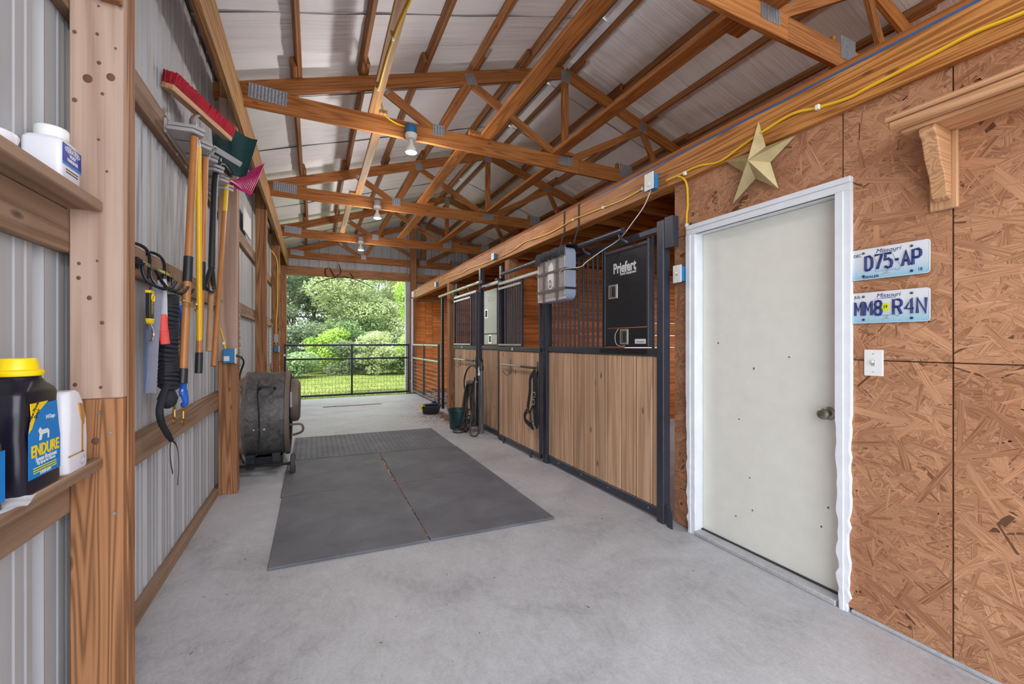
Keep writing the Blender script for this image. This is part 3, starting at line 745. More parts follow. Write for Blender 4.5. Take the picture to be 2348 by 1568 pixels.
def blanket_bar(label, y0, y1, z):
    t = thing('blanket_bar', label, 'bar', (2.2, (y0+y1)/2, z), 'blanket bars on the stall doors')
    x = 2.19; ym = y0+(y1-y0)*.38
    MB().cyl((x, ym, z), (x, y1, z), .011, .011, 10).build('bar', M['silver'], t, True)
    MB().cyl((x, y0, z), (x, ym, z), .013, .013, 10).build('grip', M['bplastic'], t, True)
    for q in (y0+.02, y1-.19):
        MB().box((2.226, q-.012, z-.12), (2.231, q+.012, z+.07)).build('mount_plate', M['satin'], t)
        MB().tube(smoothpath([(2.226, q, z), (x+.01, q, z)], 2), .007, 6).build('bracket', M['satin'], t, True)
    MB().tube(smoothpath([(2.226, y1-.19, z-.1), (2.19, y1-.19, z-.13), (2.17, y1-.15, z-.11), (2.165, y1-.1, z-.08)]), .004, 6).build('hook', M['steel_black'], t, True)
blanket_bar('steel blanket bar on the nearer sliding stall door above the halter', 4.03, 4.95, 1.025)
blanket_bar('steel blanket bar on the farther sliding stall door behind the hose loop', 6.0, 6.95, 1.022)

# -- halter on the nearer sliding door
ha = thing('horse_halter', 'black nylon horse halter with silver buckles hung on the nearer stall door', 'halter', (2.2, 4.08, .7))
def strap(name, pts, wd, parent, m='nylon', n=(1, 0, 0)):
    return MB().tube(smoothpath(pts, 6), wd/2, 8, flat=n).build(name, M[m], parent, True)
X = 2.205
strap('crown_strap', [(X, 4.10, .965), (X-.012, 4.03, .95), (X-.012, 4.0, .8), (X-.012, 4.0, .6), (X-.012, 3.99, .45), (X-.01, 4.02, .38)], .085, ha)
strap('crown_strap', [(X, 4.10, .965), (X-.01, 4.07, .9), (X-.012, 4.06, .7), (X-.012, 4.05, .5), (X-.012, 4.03, .4)], .07, ha)
strap('cheek_strap', [(X, 4.10, .965), (X-.014, 4.15, .9), (X-.014, 4.16, .76), (X-.014, 4.2, .6), (X-.014, 4.21, .545)], .055, ha)
strap('nose_strap', [(X-.014, 4.21, .545), (X-.02, 4.27, .48), (X-.02, 4.26, .42), (X-.02, 4.16, .39), (X-.02, 4.06, .36)], .055, ha)
strap('throat_strap', [(X-.014, 4.21, .545), (X-.02, 4.14, .5), (X-.02, 4.12, .42), (X-.02, 4.06, .36)], .036, ha)
strap('throat_strap', [(X-.02, 4.06, .62), (X-.02, 4.12, .56), (X-.02, 4.15, .51)], .032, ha)
def ring(name, c, r, rt, parent, m='chrome', sq=False, nrm='x'):
    pts = []
    for k in range(16):
        a = 2*math.pi*k/16; u, v = math.cos(a), math.sin(a)
        if sq: s_ = 1/max(abs(u), abs(v))*.85; u *= s_; v *= s_
        pts.append((c[0], c[1]+r*u, c[2]+r*v) if nrm == 'x' else (c[0]+r*u, c[1], c[2]+r*v))
    return MB().tube(pts, rt, 6, True).build(name, M[m], parent, True)
ring('buckle', (X-.03, 4.03, .735), .03, .005, ha, 'chrome', True); ring('ring', (X-.03, 4.04, .655), .028, .005, ha)
ring('ring', (X-.025, 4.2, .545), .022, .004, ha, 'brass', True); ring('ring', (X-.03, 4.05, .44), .02, .005, ha); ring('snap', (X-.03, 4.04, .40), .015, .006, ha)
MB().cyl((2.236, 4.09, .97), (2.19, 4.09, .985), .006, .006, 8).build('peg', M['steel_black'], ha, True)

# ================================================================== gates
mg = thing('yard_gate', 'wide black tube gate with wire mesh closing the far doorway', 'gate', (.8, 11.1, 0))
GY = 11.1
for z, nm in ((1.235, 'rail'), (.9, 'rail'), (.02, 'rail')):
    MB().cyl((-.6, GY, z), (2.255, GY, z), .024, .024, 10).build(nm, M['steel_black'], mg, True)
for x in (-.6, .86, 2.255): MB().cyl((x, GY, -.005), (x, GY, 1.26), .024, .024, 10).build('upright', M['steel_black'], mg, True)
mb = MB()
k = -.58
while k < 2.25: mb.cyl((k, GY, .02), (k, GY, .9), .0022, .0022, 4); k += .0508*1.5
for j in range(1, 9): mb.cyl((-.6, GY, .9-j*.1016), (2.25, GY, .9-j*.1016), .0022, .0022, 4)
o = mb.build('wire_mesh', M['steel_black'], mg)
for z in (.82, .25):
    MB().cyl((2.255, GY, z), (2.33, GY, z), .012, .012, 8).build('hinge', M['silver'], mg, True)
MB().box((-.63, GY-.04, .98), (-.59, GY+.02, 1.03)).build('latch', M['silver'], mg, bevel=.004)
sg = thing('side_gate', 'small pipe gate with horizontal wires in front of the orange plywood', 'gate', (2.32, 9.6, 0))
SX = 2.325
for z in (1.235, .9, .06):
    MB().cyl((SX, 8.42, z), (SX, 10.85, z), .024, .024, 10).build('rail', M['silver'] if z > .8 else M['steel'], sg, True)
for y in (8.42, 9.7, 10.85): MB().cyl((SX, y, .03), (SX, y, 1.26), .026, .026, 10).build('upright', M['steel'], sg, True)
for j in range(1, 9): MB().cyl((SX, 8.42, .06+j*.094), (SX, 10.85, .06+j*.094), .004, .004, 6).build('wire', M['silver'], sg, True)
for z in (1.0, .3): MB().cyl((SX-.06, 10.9, z), (SX, 10.87, z), .012, .012, 8).build('hinge', M['silver'], sg, True)

# ================================================================== rubber mats
def mat_tile(label, x0, x1, y0, y1, sk=0, diamond=False, th_=.016):
    t = MB(); pts = [(x0, y0), (x1, y0+sk), (x1, y1+sk), (x0, y1)]
    t.prism(pts, 0.0005, th_, Matrix()); o = t.build('rubber_mat', M['rubber'], None, bevel=.003)
    tag(o, label, 'mat')
    if diamond:
        mb = MB(); s = .058; nx = int((x1-x0)/s); ny = int((y1-y0)/s)
        for i in range(nx):
            for j in range(ny):
                x = x0+.03+i*s; y = y0+.03+j*s+(sk*(x-x0)/(x1-x0)); a = .7 if (i+j) % 2 else -.7
                ca, sa = math.cos(a), math.sin(a); L, W = .028, .010
                p = [V((x+L*ca*u-W*sa*v, y+L*sa*u+W*ca*v, th_-.001)) for u, v in ((-1, 0), (0, -1), (1, 0), (0, 1))]+[V((x, y, th_+.006))]
                mb.add(p, [(0, 1, 4), (1, 2, 4), (2, 3, 4), (3, 0, 4)])
        q = mb.build('tread_studs', M['rubber'], o); q['kind'] = 'stuff'
    return o
mat_tile('grey rubber floor mat at the near left of the block of mats', -.237, .686, 2.765, 3.988, -.05)
mat_tile('grey rubber floor mat at the near right, its corner pointing at the stall post', .694, 1.61, 2.715, 3.92, -.05)
mat_tile('grey rubber floor mat in the middle row next to the drum fan wheel', -.25, .675, 4.004, 5.15, -.07)
mat_tile('grey rubber floor mat in the middle row on the stall side', .70, 1.61, 3.938, 5.075, -.06)
mat_tile('large diamond-tread rubber mat at the far end of the block of mats', -.225, 1.6, 5.175, 6.36, -.13, True)
ln = MB()
for k in range(140):
    u = R.random(); y = 2.75+u*2.3; x = .69+(u-.5)*.006+R.uniform(-.006, .006)*(1+1.6*(u > .55)); s = R.uniform(.003, .008)
    ln.box((x-s, y-s, .001), (x+s, y+s, .010+R.random()*.006))
o = ln.build('dirt_crumbs', M['litter']); tag(o, 'brown dirt packed in the gap between the rubber mats', 'dirt', kind='stuff')
db = MB()
for k in range(620):
    z0 = R.random()
    if z0 < .62: x, y = R.gauss(1.95, .22), R.gauss(7.25, .6)
    elif z0 < .85: x, y = R.uniform(.1, 2.1), R.uniform(5.6, 8.2)
    else: x, y = R.uniform(-.6, 2.1), R.uniform(1.6, 7)
    x = min(max(x, -.7), 2.17); s = R.uniform(.002, .006)*(1.4 if z0 < .62 else .8); a = R.random()*3
    M4 = Matrix.Translation((x, y, 0)) @ Matrix.Rotation(a, 4, 'Z'); db.box((-s*2, -s*.6, .0 if y > 6.4 or y < 2.7 or x > 1.62 or x < -.26 else .016), (s*2, s*.6, (0 if y > 6.4 or y < 2.7 or x > 1.62 or x < -.26 else .016)+s*.35), M4)
for k in range(700):
    x, y = min(R.gauss(2.1, .07), 2.2), R.gauss(6.95, .3); s = R.uniform(.003, .009); M4 = Matrix.Translation((x, y, R.random()*.012)) @ Matrix.Rotation(R.random()*3, 4, 'Z') @ Matrix.Rotation(R.uniform(-.5, .5), 4, 'Y'); db.box((-s*1.6, -s*.6, 0), (s*1.6, s*.6, s*.4), M4)
o = db.build('floor_litter', M['litter']); tag(o, 'scattered straw and wood chips on the concrete floor near the stalls', 'litter', kind='stuff')
sv = MB()
for k in range(2600):
    x, y = R.uniform(2.36, 5.0), R.uniform(8.1, 11.4); s = R.uniform(.006, .02)
    M4 = Matrix.Translation((x, y, .0)) @ Matrix.Rotation(R.random()*3, 4, 'Z') @ Matrix.Rotation(R.uniform(-.4, .4), 4, 'X'); sv.box((-s, -s*.5, 0), (s, s*.5, .004+.02*R.random()), M4)
o = sv.build('bedding', M['litter']); tag(o, 'wood shavings bedding on the ground behind the small side gate', 'bedding', kind='stuff')
o = obox('floor_strip', (.166, 9.19, 0), (1.3, 9.215, .012), M['girt'], None, .003, 0); tag(o, 'thin dark wooden strip lying across the concrete before the far gate', 'strip')

# ================================================================== drum fan
df = thing('drum_fan', 'large dusty black drum fan on wheels standing by the left wall', 'fan', (-.45, 5.28, 0))
ax = frame((0, 5.28, .535), (0, 1, 0), (0, 0, 1), (1, 0, 0))
prof = [(.455, -.64), (.462, -.635), (.462, -.27), (.455, -.265), (.44, -.265), (.44, -.6), (.44, -.62)]
MB().lathe([(.42, -.63), (.442, -.63), (.442, -.268), (.42, -.268)], ax, 48).build('drum', M['drum'], df, True)
MB().lathe([(.43, -.275), (.458, -.27), (.458, -.235), (.44, -.225), (.432, -.24)], ax, 48).build('front_rim', M['dustbrown'], df, True)
MB().lathe([(.43, -.645), (.454, -.64), (.454, -.62), (.43, -.615)], ax, 48).build('rear_rim', M['dustbrown'], df, True)
mb = MB()
for r in (.08, .14, .2, .26, .32, .38, .41):
    mb.tube([ax @ V((r*math.cos(a*.2618), r*math.sin(a*.2618), -.235)) for a in range(24)], .003, 4, True)
for k in range(8):
    a = k*.7854; mb.cyl(ax @ V((.04*math.cos(a), .04*math.sin(a), -.235)), ax @ V((.43*math.cos(a), .43*math.sin(a), -.235)), .004, .004, 4)
mb.build('grille', M['steel_black'], df)
a2 = frame((0, 5.28, .66), (0, 1, 0), (0, 0, 1), (1, 0, 0))
MB().lathe([(.2, -.23), (.225, -.225), (.235, -.19), (.225, -.15), (.19, -.135), (.05, -.13)], a2, 32).build('motor_cover', M['dustbrown'], df, True)
MB().box((-.225, 4.99, .62), (-.205, 5.06, .78)).build('switch_box', M['gplastic'], df, bevel=.004)
MB().tube(smoothpath([(-.23, 5.1, .42), (-.12, 5.08, .42), (-.11, 5.1, .34), (-.2, 5.14, .3)], 4), .012, 8).build('stand_foot', M['dustbrown'], df, True)
MB().tube(smoothpath([(-.49, 4.95, .83), (-.49, 4.89, .85), (-.47, 4.88, .855), (-.38, 4.88, .855), (-.36, 4.89, .85), (-.36, 4.95, .83)], 4), .011, 8).build('handle', M['bplastic'], df, True)
MB().cyl((-.72, 4.8, .1), (-.18, 4.72, .1), .014, .014, 8).build('axle', M['steel_black'], df, True)
for x in (-.56, -.34): MB().box((x-.035, 4.79, .06), (x+.035, 4.87, .2)).build('axle_bracket', M['steel_black'], df, bevel=.004)
for x, y in ((-.185, 4.72), (-.71, 4.8)):
    wM = frame((x, y, .1), (0, 1, 0), (0, 0, 1), (1, 0, 0))
    wh = MB().lathe([(.03, -.022), (.088, -.022), (.1, -.014), (.1, .014), (.088, .022), (.03, .022)], wM, 24).build('wheel', M['tire'], df, True)
    MB().lathe([(.02, -.026), (.03, -.024), (.03, .024), (.02, .026)], wM, 12).build('hub', M['silver'], wh, True)
MB().box((-.6, 5.1, .0), (-.3, 5.5, .1)).build('rear_foot', M['steel_black'], df, bevel=.006)
for k, x in enumerate((-.535, -.49, -.445)): MB().cyl((x, 4.833, .44), (x, 4.824, .44), .011, .009, 8).build('bolt', M['silver'], df, True)
MB().tube(smoothpath([(-.5, 5.0, .91), (-.505, 4.9, .8), (-.49, 4.82, .65), (-.485, 4.81, .5), (-.485, 4.81, .32), (-.5, 4.8, .22), (-.57, 4.78, .14), (-.64, 4.78, .2), (-.66, 4.79, .4)]), .007, 6).build('power_cord', M['bplastic'], df, True)
MB().tube(smoothpath([(-.575, 4.26, 1.19), (-.56, 4.28, 1.17), (-.57, 4.45, 1.12), (-.62, 4.6, 1.0), (-.66, 4.72, .8), (-.67, 4.78, .55), (-.665, 4.8, .3), (-.62, 4.84, .12)]), .008, 6).build('power_cord', M['bplastic'], df, True)

# ================================================================== box fan hanging at the stall
bf = thing('box_fan', 'white box fan in a black strap harness hanging from the amber beam', 'fan', (2.13, 3.5, 1.7))
FYc, FZ0, FZ1, FX0, FX1 = 3.505, 1.70, 2.19, 2.075, 2.185
ya, yb = FYc-.265, FYc+.265
def rrect(hw, hh, r, n=5):
    pts = []
    for cx_, cy_, a0 in ((hw-r, hh-r, 0), (-hw+r, hh-r, 90), (-hw+r, -hh+r, 180), (hw-r, -hh+r, 270)):
        for k in range(n+1): a = math.radians(a0+90*k/n); pts.append((cx_+r*math.cos(a), cy_+r*math.sin(a)))
    return pts
FM = FX(FX1, FYc, (FZ0+FZ1)/2)
po = rrect(.265, .245, .07); pi_ = rrect(.25, .23, .06); n = len(po)
mb = MB(); D = FX1-FX0
vs = [FM @ V((x, y, 0)) for x, y in po]+[FM @ V((x, y, D)) for x, y in po]+[FM @ V((x, y, D)) for x, y in pi_]+[FM @ V((x, y, 0)) for x, y in pi_]
fs = []
for k in range(4):
    for i in range(n): fs.append((k*n+i, k*n+(i+1) % n, ((k+1) % 4)*n+(i+1) % n, ((k+1) % 4)*n+i))
mb.add(vs, fs).build('shell', M['fangrey'], bf, True)
mb = MB()
for k in range(21): x = -.24+k*.024; mb.box((x-.004, -.225, D-.008), (x+.004, .225, D-.002), FM)
for k in range(22): y = -.215+k*.0205; mb.box((-.245, y-.003, D-.012), (.245, y+.003, D-.007), FM)
for x0, x1, y0, y1 in ((-.26, .26, .218, .236), (-.26, .26, -.236, -.218), (-.256, -.238, -.2, .2), (.238, .256, -.2, .2)): mb.box((x0, y0, D-.006), (x1, y1, D+.002), FM)
mb.build('grille', M['fangrille'], bf)
bd = MB().prism([(-.03, .10), (.02, .13), (.045, .1), (.05, 0), (.045, -.1), (0, -.14), (-.045, -.1), (-.05, 0)], D-.002, D+.006, FM).build('badge', M['wplastic'], bf)
MB().tube([FM @ V((.018*math.cos(a*.6), -.075+.035*math.sin(a*.6), D+.008)) for a in range(11)], .004, 5).build('badge_mark', M['satin'], bd, True)
mb = MB()
for k in range(5):
    a = k*1.2566; M5 = FM @ Matrix.Rotation(a, 4, 'Z') @ Matrix.Rotation(.5, 4, 'X'); mb.box((.03, -.05, .045), (.19, .05, .05), M5)
mb.build('blades', M['fangrille'], bf)
MB().lathe([(.04, .02), (.045, .05), (.03, .07)], FM, 16).build('motor', M['bplastic'], bf, True)
for x in (-.13, .12): MB().box((x-.018, -.25, D+.003), (x+.018, .25, D+.006), FM).build('harness_strap', M['mesh'], bf)
for y in (.035, -.14): 
    MB().box((-.268, y-.012, D+.004), (.268, y+.012, D+.008), FM).build('harness_strap', M['mesh'], bf)
    MB().box((.2655, y-.01, -.004), (.269, y+.01, D+.006), FM).build('harness_strap', M['nylon'], bf)
mb = MB(); vs = []; N = 24
for i in range(N+1):
    x = -.285+.57*i/N; d = .012*math.sin(i*1.9)+.006*math.sin(i*4.1)
    for (yy, zz) in ((.165+d*.8-(.03 if i < 5 else 0), D+.016+d), (.21, D+.02+d*.7), (.255+.004*math.sin(i), D+.004), (.262+.004*math.sin(i), D*.5), (.255, -.006), (.2+d*.4, -.012)): vs.append(FM @ V((x, yy, zz)))
mb.add(vs, [(i*6+j, i*6+j+1, (i+1)*6+j+1, (i+1)*6+j) for i in range(N) for j in range(5)]).build('cover_flap', M['nylon'], bf, True)
for yy, zt in ((3.66, 2.66), (3.4, 2.66)):
    MB().tube([(2.27, yy, 2.265), (2.325, yy, 2.44), (2.327, yy, 2.55), (2.327, yy, 2.645), (2.36, yy, 2.65), (2.40, yy, 2.645)], .013, 8, flat=(1, 0, 0)).build('hanging_strap', M['nylon'], bf, True)
    MB().tube([(2.13, yy+.02, 2.195), (2.19, yy+.01, 2.23), (2.27, yy, 2.27)], .008, 8, flat=(1, 0, 0)).build('hanging_strap', M['nylon'], bf, True)
    ring('snap_hook', (2.22, yy, 2.245), .02, .004, bf, 'chrome', nrm='x')
cp = [at(1495, 428, X=2.3), at(1478, 470, X=2.29), at(1452, 508, X=2.27), at(1420, 548, X=2.25), at(1380, 575, X=2.2), at(1345, 600, X=2.13), at(1330, 612, X=2.1), V((2.068, 3.27, 1.98)), V((2.064, 3.34, 1.95))]
cp = [V((c.x, max(c.y, 2.3), c.z)) for c in cp]
MB().tube(smoothpath(cp), .004, 6).build('power_cord', M['cordwhite'], bf, True)

# ================================================================== boxes, cables, lamps
def jbox(name, label, lo, hi, plate_side, parent=None):
    t = thing(name, label, 'outlet box', ((lo[0]+hi[0])/2, (lo[1]+hi[1])/2, lo[2]))
    MB().box(lo, hi).build('box_body', M['blue'], t, bevel=.004)
    e = .006
    if plate_side == '-x': MB().box((lo[0]-.006, lo[1]-e, lo[2]-e), (lo[0], hi[1]+e, hi[2]+e)).build('cover_plate', M['wplastic'], t, bevel=.002)
    else: MB().box((hi[0], lo[1]-e, lo[2]-e), (hi[0]+.006, hi[1]+e, hi[2]+e)).build('cover_plate', M['wplastic'], t, bevel=.002)
    return t
jb = jbox('outlet_box', 'white-faced outlet box on the amber beam beside the black stall post', (2.275, 2.36, 2.455), (2.329, 2.44, 2.57), '-x')
MB().box((2.262, 2.385, 2.475), (2.269, 2.415, 2.505)).build('plug', M['wplastic'], jb, bevel=.003)
jbox('outlet_box', 'small outlet box on the amber beam above the nearer stall door', (2.285, 5.42, 2.475), (2.329, 5.5, 2.555), '-x')
jb = jbox('outlet_box', 'tiny outlet box on the amber beam above the far stall', (2.285, 8.5, 2.46), (2.329, 8.6, 2.55), '-x')
o = MB().box((2.27, 10.7, 2.45), (2.33, 10.82, 2.6)).build('flood_sensor', M['wplastic'], None, bevel=.015); tag(o, 'small white sensor box at the far end of the amber beam', 'sensor')
jb = jbox('outlet_box', 'blue outlet box with a white sticker on the tool-side timber post', (-.69, 4.235, 1.132), (-.607, 4.298, 1.25), '+x')
MB().box((-.685, 4.2335, 1.15), (-.645, 4.235, 1.19)).build('sticker', M['sticker'], jb)
MB().cyl((-.6, 4.262, 1.195), (-.57, 4.262, 1.185), .014, .01, 8).build('plug', M['bplastic'], jb, True)
jb = jbox('outlet_box', 'small blue outlet box low on the cabled post near the far doorway', (-.68, 9.19, 1.12), (-.605, 9.247, 1.23), '+x')
o = MB().box((-.69, 9.22, 1.30), (-.615, 9.248, 1.46)).build('switch_box', M['gplastic'], None, bevel=.006); tag(o, 'grey switch box above the small blue outlet near the far doorway', 'box')

def cable(name, label, pts, r, m, staples=(), k=5):
    t = thing(name, label, 'cable', pts[0])
    MB().tube(smoothpath(pts, k), r, 6).build('wire', M[m], t, True)
    for s in staples: MB().box((s[0]-.012, s[1]-.012, s[2]-.012), (s[0]+.008, s[1]+.006, s[2]+.012)).build('staple', M['wplastic'], t, bevel=.002)
    return t
bx = 2.323
P1 = [(2640, -130), (2480, -35), (2340, 32), (2237, 73), (2141, 123), (2078, 156), (1982, 205), (1944, 225), (1874, 247), (1817, 261), (1753, 299), (1696, 338), (1648, 371), (1600, 381), (1560, 400), (1528, 414)]
cable('yellow_cable', 'bright yellow cable sagging along the amber beam above the white door', [at(*p, X=bx) for p in P1], .0075, 'ycable', [at(1874, 247, X=bx-.004), at(1570, 398, X=bx-.004)])
P2 = [(1490, 428), (1472, 434), (1429, 458), (1383, 476), (1340, 493), (1314, 504), (1275, 527), (1245, 541), (1204, 555), (1180, 572), (1150, 588)]
cable('yellow_cable', 'yellow cable along the amber beam between the outlet boxes above the nearest stall', [at(*p, X=bx) for p in P2], .0065, 'ycable', [at(1474, 433, X=bx), at(1383, 476, X=bx), at(1314, 504, X=bx)])
P3 = [(1134, 594), (1105, 606), (1076, 616), (1060, 626), (1041, 632), (1020, 640), (1008, 650)]
cable('yellow_cable', 'pale cable looping along the far part of the amber beam', [at(*p, X=bx) for p in P3], .008, 'ycable')
cable('yellow_cable', 'yellow cable dropping from the amber beam to the white door casing', [at(1555, 405, X=2.32), at(1566, 408, X=2.325), at(1575, 425, X=2.345), at(1577, 470, X=2.35), V((2.352, 2.12, 2.2)), V((2.352, 2.122, 2.08)), V((2.352, 2.122, 1.86))], .007, 'ycable', [at(1574, 517, X=2.35)])
zz = BZ1-.004
P4 = [(942, 0), (920, 45), (902, 90), (890, 125), (880, 160), (872, 190), (868, 205)]
pts = [at(*p, Z=zz) for p in P4]
pts2 = [at(872, 225, Y=4.335), at(880, 258, Y=4.34), at(892, 272, Y=4.342), at(912, 284, Y=4.342), at(928, 290, Y=4.33)]
cable('yellow_cable', 'yellow cable running down the ceiling runner to the nearest lamp', pts+pts2, .008, 'ycable', [at(902, 90, Z=zz-.004), at(868, 205, Z=zz-.004)])
cable('yellow_cable', 'short yellow cable entering the blue outlet box on the tool-side post', [V((-.72, 4.292, 1.43)), V((-.7, 4.29, 1.36)), V((-.69, 4.286, 1.31)), V((-.68, 4.27, 1.25))], .006, 'ycable', [V((-.69, 4.288, 1.3))])
cable('yellow_cable', 'long yellow cable hanging down the post near the far doorway', [V((-.7, 8.9, 3.0)), V((-.63, 9.2, 2.85)), V((-.625, 9.235, 2.4)), V((-.63, 9.235, 2.0)), V((-.65, 9.235, 1.7)), V((-.655, 9.235, 1.25))], .009, 'ycable')

def ceiling_lamp(label, x, yf, z0):
    t = thing('ceiling_lamp', label, 'lamp', (x, yf-.05, z0), 'lit reflector lamps under the roof trusses')
    yy = yf-.045
    MB().lathe([(.05, .0), (.055, .02), (.055, .075), (.045, .085)], Matrix.Translation((x, yy, z0+.03)), 16).build('junction_box', M['blue'] if yf < 5 else M['gplastic'], t, True)
    MB().lathe([(.025, -.028), (.05, -.022), (.062, 0), (.062, .028), (.05, .032)], Matrix.Translation((x, yy, z0)), 20).build('lampholder', M['wplastic'], t, True)
    MB().lathe([(.02, -.03), (.02, -.06), (.03, -.085), (.052, -.125), (.06, -.15), (.056, -.158)][::-1], Matrix.Translation((x, yy, z0)), 20).build('reflector', M['wplastic'], t, True)
    MB().lathe([(.01, -.172), (.035, -.168), (.054, -.159), (.054, -.157)], Matrix.Translation((x, yy, z0)), 20).build('lamp_face', M['bulb'], t, True)
    L = bpy.data.lights.new('lamp_light', 'POINT'); L.energy = LAMP_W; L.color = (1, .95, .92); L.shadow_soft_size = .06
    lo_ = bpy.data.objects.new('lamp_light', L); link(lo_, t, Matrix.Translation((x, yy, z0-.185)))
    return t
for lb, yf in (('lit reflector lamp with a blue junction box under the nearest full truss', TY[1]), ('lit reflector lamp under the middle truss, second from the camera', TY[2]), ('lit reflector lamp farthest from the camera near the gable wall', TY[3])):
    t = ceiling_lamp(lb, .9, yf, BZ0-.0)

def light_switch(label, X_, yc, zc, deep):
    t = thing('light_switch', label, 'switch', (X_, yc, zc))
    if deep: MB().box((X_, yc-.034, zc-.052), (X_+deep, yc+.034, zc+.052)).build('box_body', M['blue'], t, bevel=.004)
    MB().box((X_-.006, yc-.037, zc-.061), (X_, yc+.037, zc+.061)).build('cover_plate', M['wplastic'], t, bevel=.0025)
    MB().box((X_-.009, yc-.006, zc-.013), (X_-.006, yc+.006, zc+.013)).build('toggle_slot', M['gplastic'], t)
    MB().box((X_-.022, yc-.004, zc+.001), (X_-.006, yc+.004, zc+.011)).build('toggle', M['wplastic'], t, bevel=.002)
    for d in (-.042, .042): MB().cyl((X_-.0075, yc, zc+d), (X_-.005, yc, zc+d), .003, .003, 8).build('screw', M['gplastic'], t)
light_switch('white light switch below the two licence plates', 2.36, 1.043, 1.213, 0)
light_switch('white light switch on a blue box left of the white door', 2.302, 2.155, 1.786, .058)

# ================================================================== decorations on the right wall
st = thing('barn_star', 'faceted gold tin star on the beam above the white door', 'star', (2.335, 1.594, 2.352))
tips = [(1.582, 2.588), (1.375, 2.415), (1.468, 2.161), (1.749, 2.158), (1.794, 2.438)]
cyy = sum(p[0] for p in tips)/5; czz = sum(p[1] for p in tips)/5
outer = []
for k in range(5):
    a, b = tips[k], tips[(k+1) % 5]
    outer.append((2.328, a[0], a[1])); mx, mz = (a[0]+b[0])/2-cyy, (a[1]+b[1])/2-czz; s = .47
    outer.append((2.326, cyy+mx*s, czz+mz*s))
for k in range(5):
    i = 2*k; tip = outer[i]; p, q = outer[(i-1) % 10], outer[(i+1) % 10]
    mb = MB(); c = (2.25, cyy, czz); bk = 2.331
    mb.add([c, tip, q, p, (bk, tip[1], tip[2]), (bk, q[1], q[2]), (bk, p[1], p[2]), (bk, cyy, czz)], [(0, 2, 1), (0, 1, 3), (1, 2, 5, 4), (3, 1, 4, 6), (4, 5, 7, 6)])
    mb.build('star_point', M['star'], st)
sh = thing('wall_shelf', 'pine shelf on a carved bracket at the upper right of the wall', 'shelf', (2.26, .5, 1.85))
obox('shelf_board', (2.145, Y0, 2.222), (2.36, .915, 2.242), M['pine'], sh, .005, 1)
obox('shelf_board', (2.155, Y0, 2.186), (2.36, .905, 2.221), M['pine'], sh, .006, 1)
obox('shelf_apron', (2.19, Y0, 2.17), (2.36, .88, 2.186), M['pine'], sh, .005, 1)
prof = [(2.342, 2.17), (2.205, 2.17), (2.198, 2.155), (2.205, 2.138), (2.222, 2.125), (2.232, 2.10), (2.243, 2.06), (2.262, 2.02), (2.284, 1.99), (2.296, 1.955), (2.302, 1.92), (2.312, 1.898), (2.342, 1.89)]
for yb_ in (.775, -.1):
    obox('back_plate', (2.342, yb_-.018, 1.855), (2.36, yb_+.068, 2.17), M['pine'], sh, .004, 2)
    MB().prism([(x, z) for x, z in prof], -(yb_+.05), -yb_, frame((0, 0, 0), (1, 0, 0), (0, 0, 1), (0, -1, 0))).build('corbel', M['pine'], sh, bevel=.004)

GL = {'M': [[(0, 0), (0, 1), (.5, .35), (1, 1), (1, 0)]], 'N': [[(0, 0), (0, 1), (1, 0), (1, 1)]], 'A': [[(0, 0), (.5, 1), (1, 0)], [(.2, .35), (.8, .35)]], '4': [[(.78, 0), (.78, 1), (0, .33), (1, .33)]], '7': [[(0, 1), (1, 1), (.35, 0)]], '-': [[(.1, .5), (.9, .5)]],
 'D': [[(0, 0), (0, 1), (.55, 1), (.95, .8), (1, .5), (.95, .2), (.55, 0), (0, 0)]], 'P': [[(0, 0), (0, 1), (.7, 1), (.97, .88), (1, .73), (.97, .58), (.7, .46), (0, .46)]], 'R': [[(0, 0), (0, 1), (.7, 1), (.97, .88), (1, .75), (.97, .62), (.7, .5), (0, .5)], [(.55, .5), (1, 0)]],
 '5': [[(.95, 1), (.1, 1), (.05, .55), (.5, .65), (.9, .5), (1, .3), (.85, .06), (.45, 0), (.05, .12)]], '8': [[(.5, .53), (.15, .6), (.05, .77), (.2, .96), (.5, 1), (.8, .96), (.95, .77), (.85, .6), (.5, .53), (.12, .44), (0, .25), (.15, .05), (.5, 0), (.85, .05), (1, .25), (.88, .44), (.5, .53)]]}
def stroke_text(body, x0, y0, wd, ht, gap, r, F, parent):
    """embossed plate characters, each its own raised stroke shape"""
    for ch in body:
        if ch != ' ':
            mb = MB(); cw = wd*(.6 if ch == '-' else 1)
            for st_ in GL[ch]: mb.tube([F @ V((x0+u*cw, y0+v*ht, .0012+.0002*i)) for i, (u, v) in enumerate(st_)], r, 8)
            mb.build('character', M['navy'], parent, True)
        x0 += (wd*(.6 if ch == '-' else 1))+gap
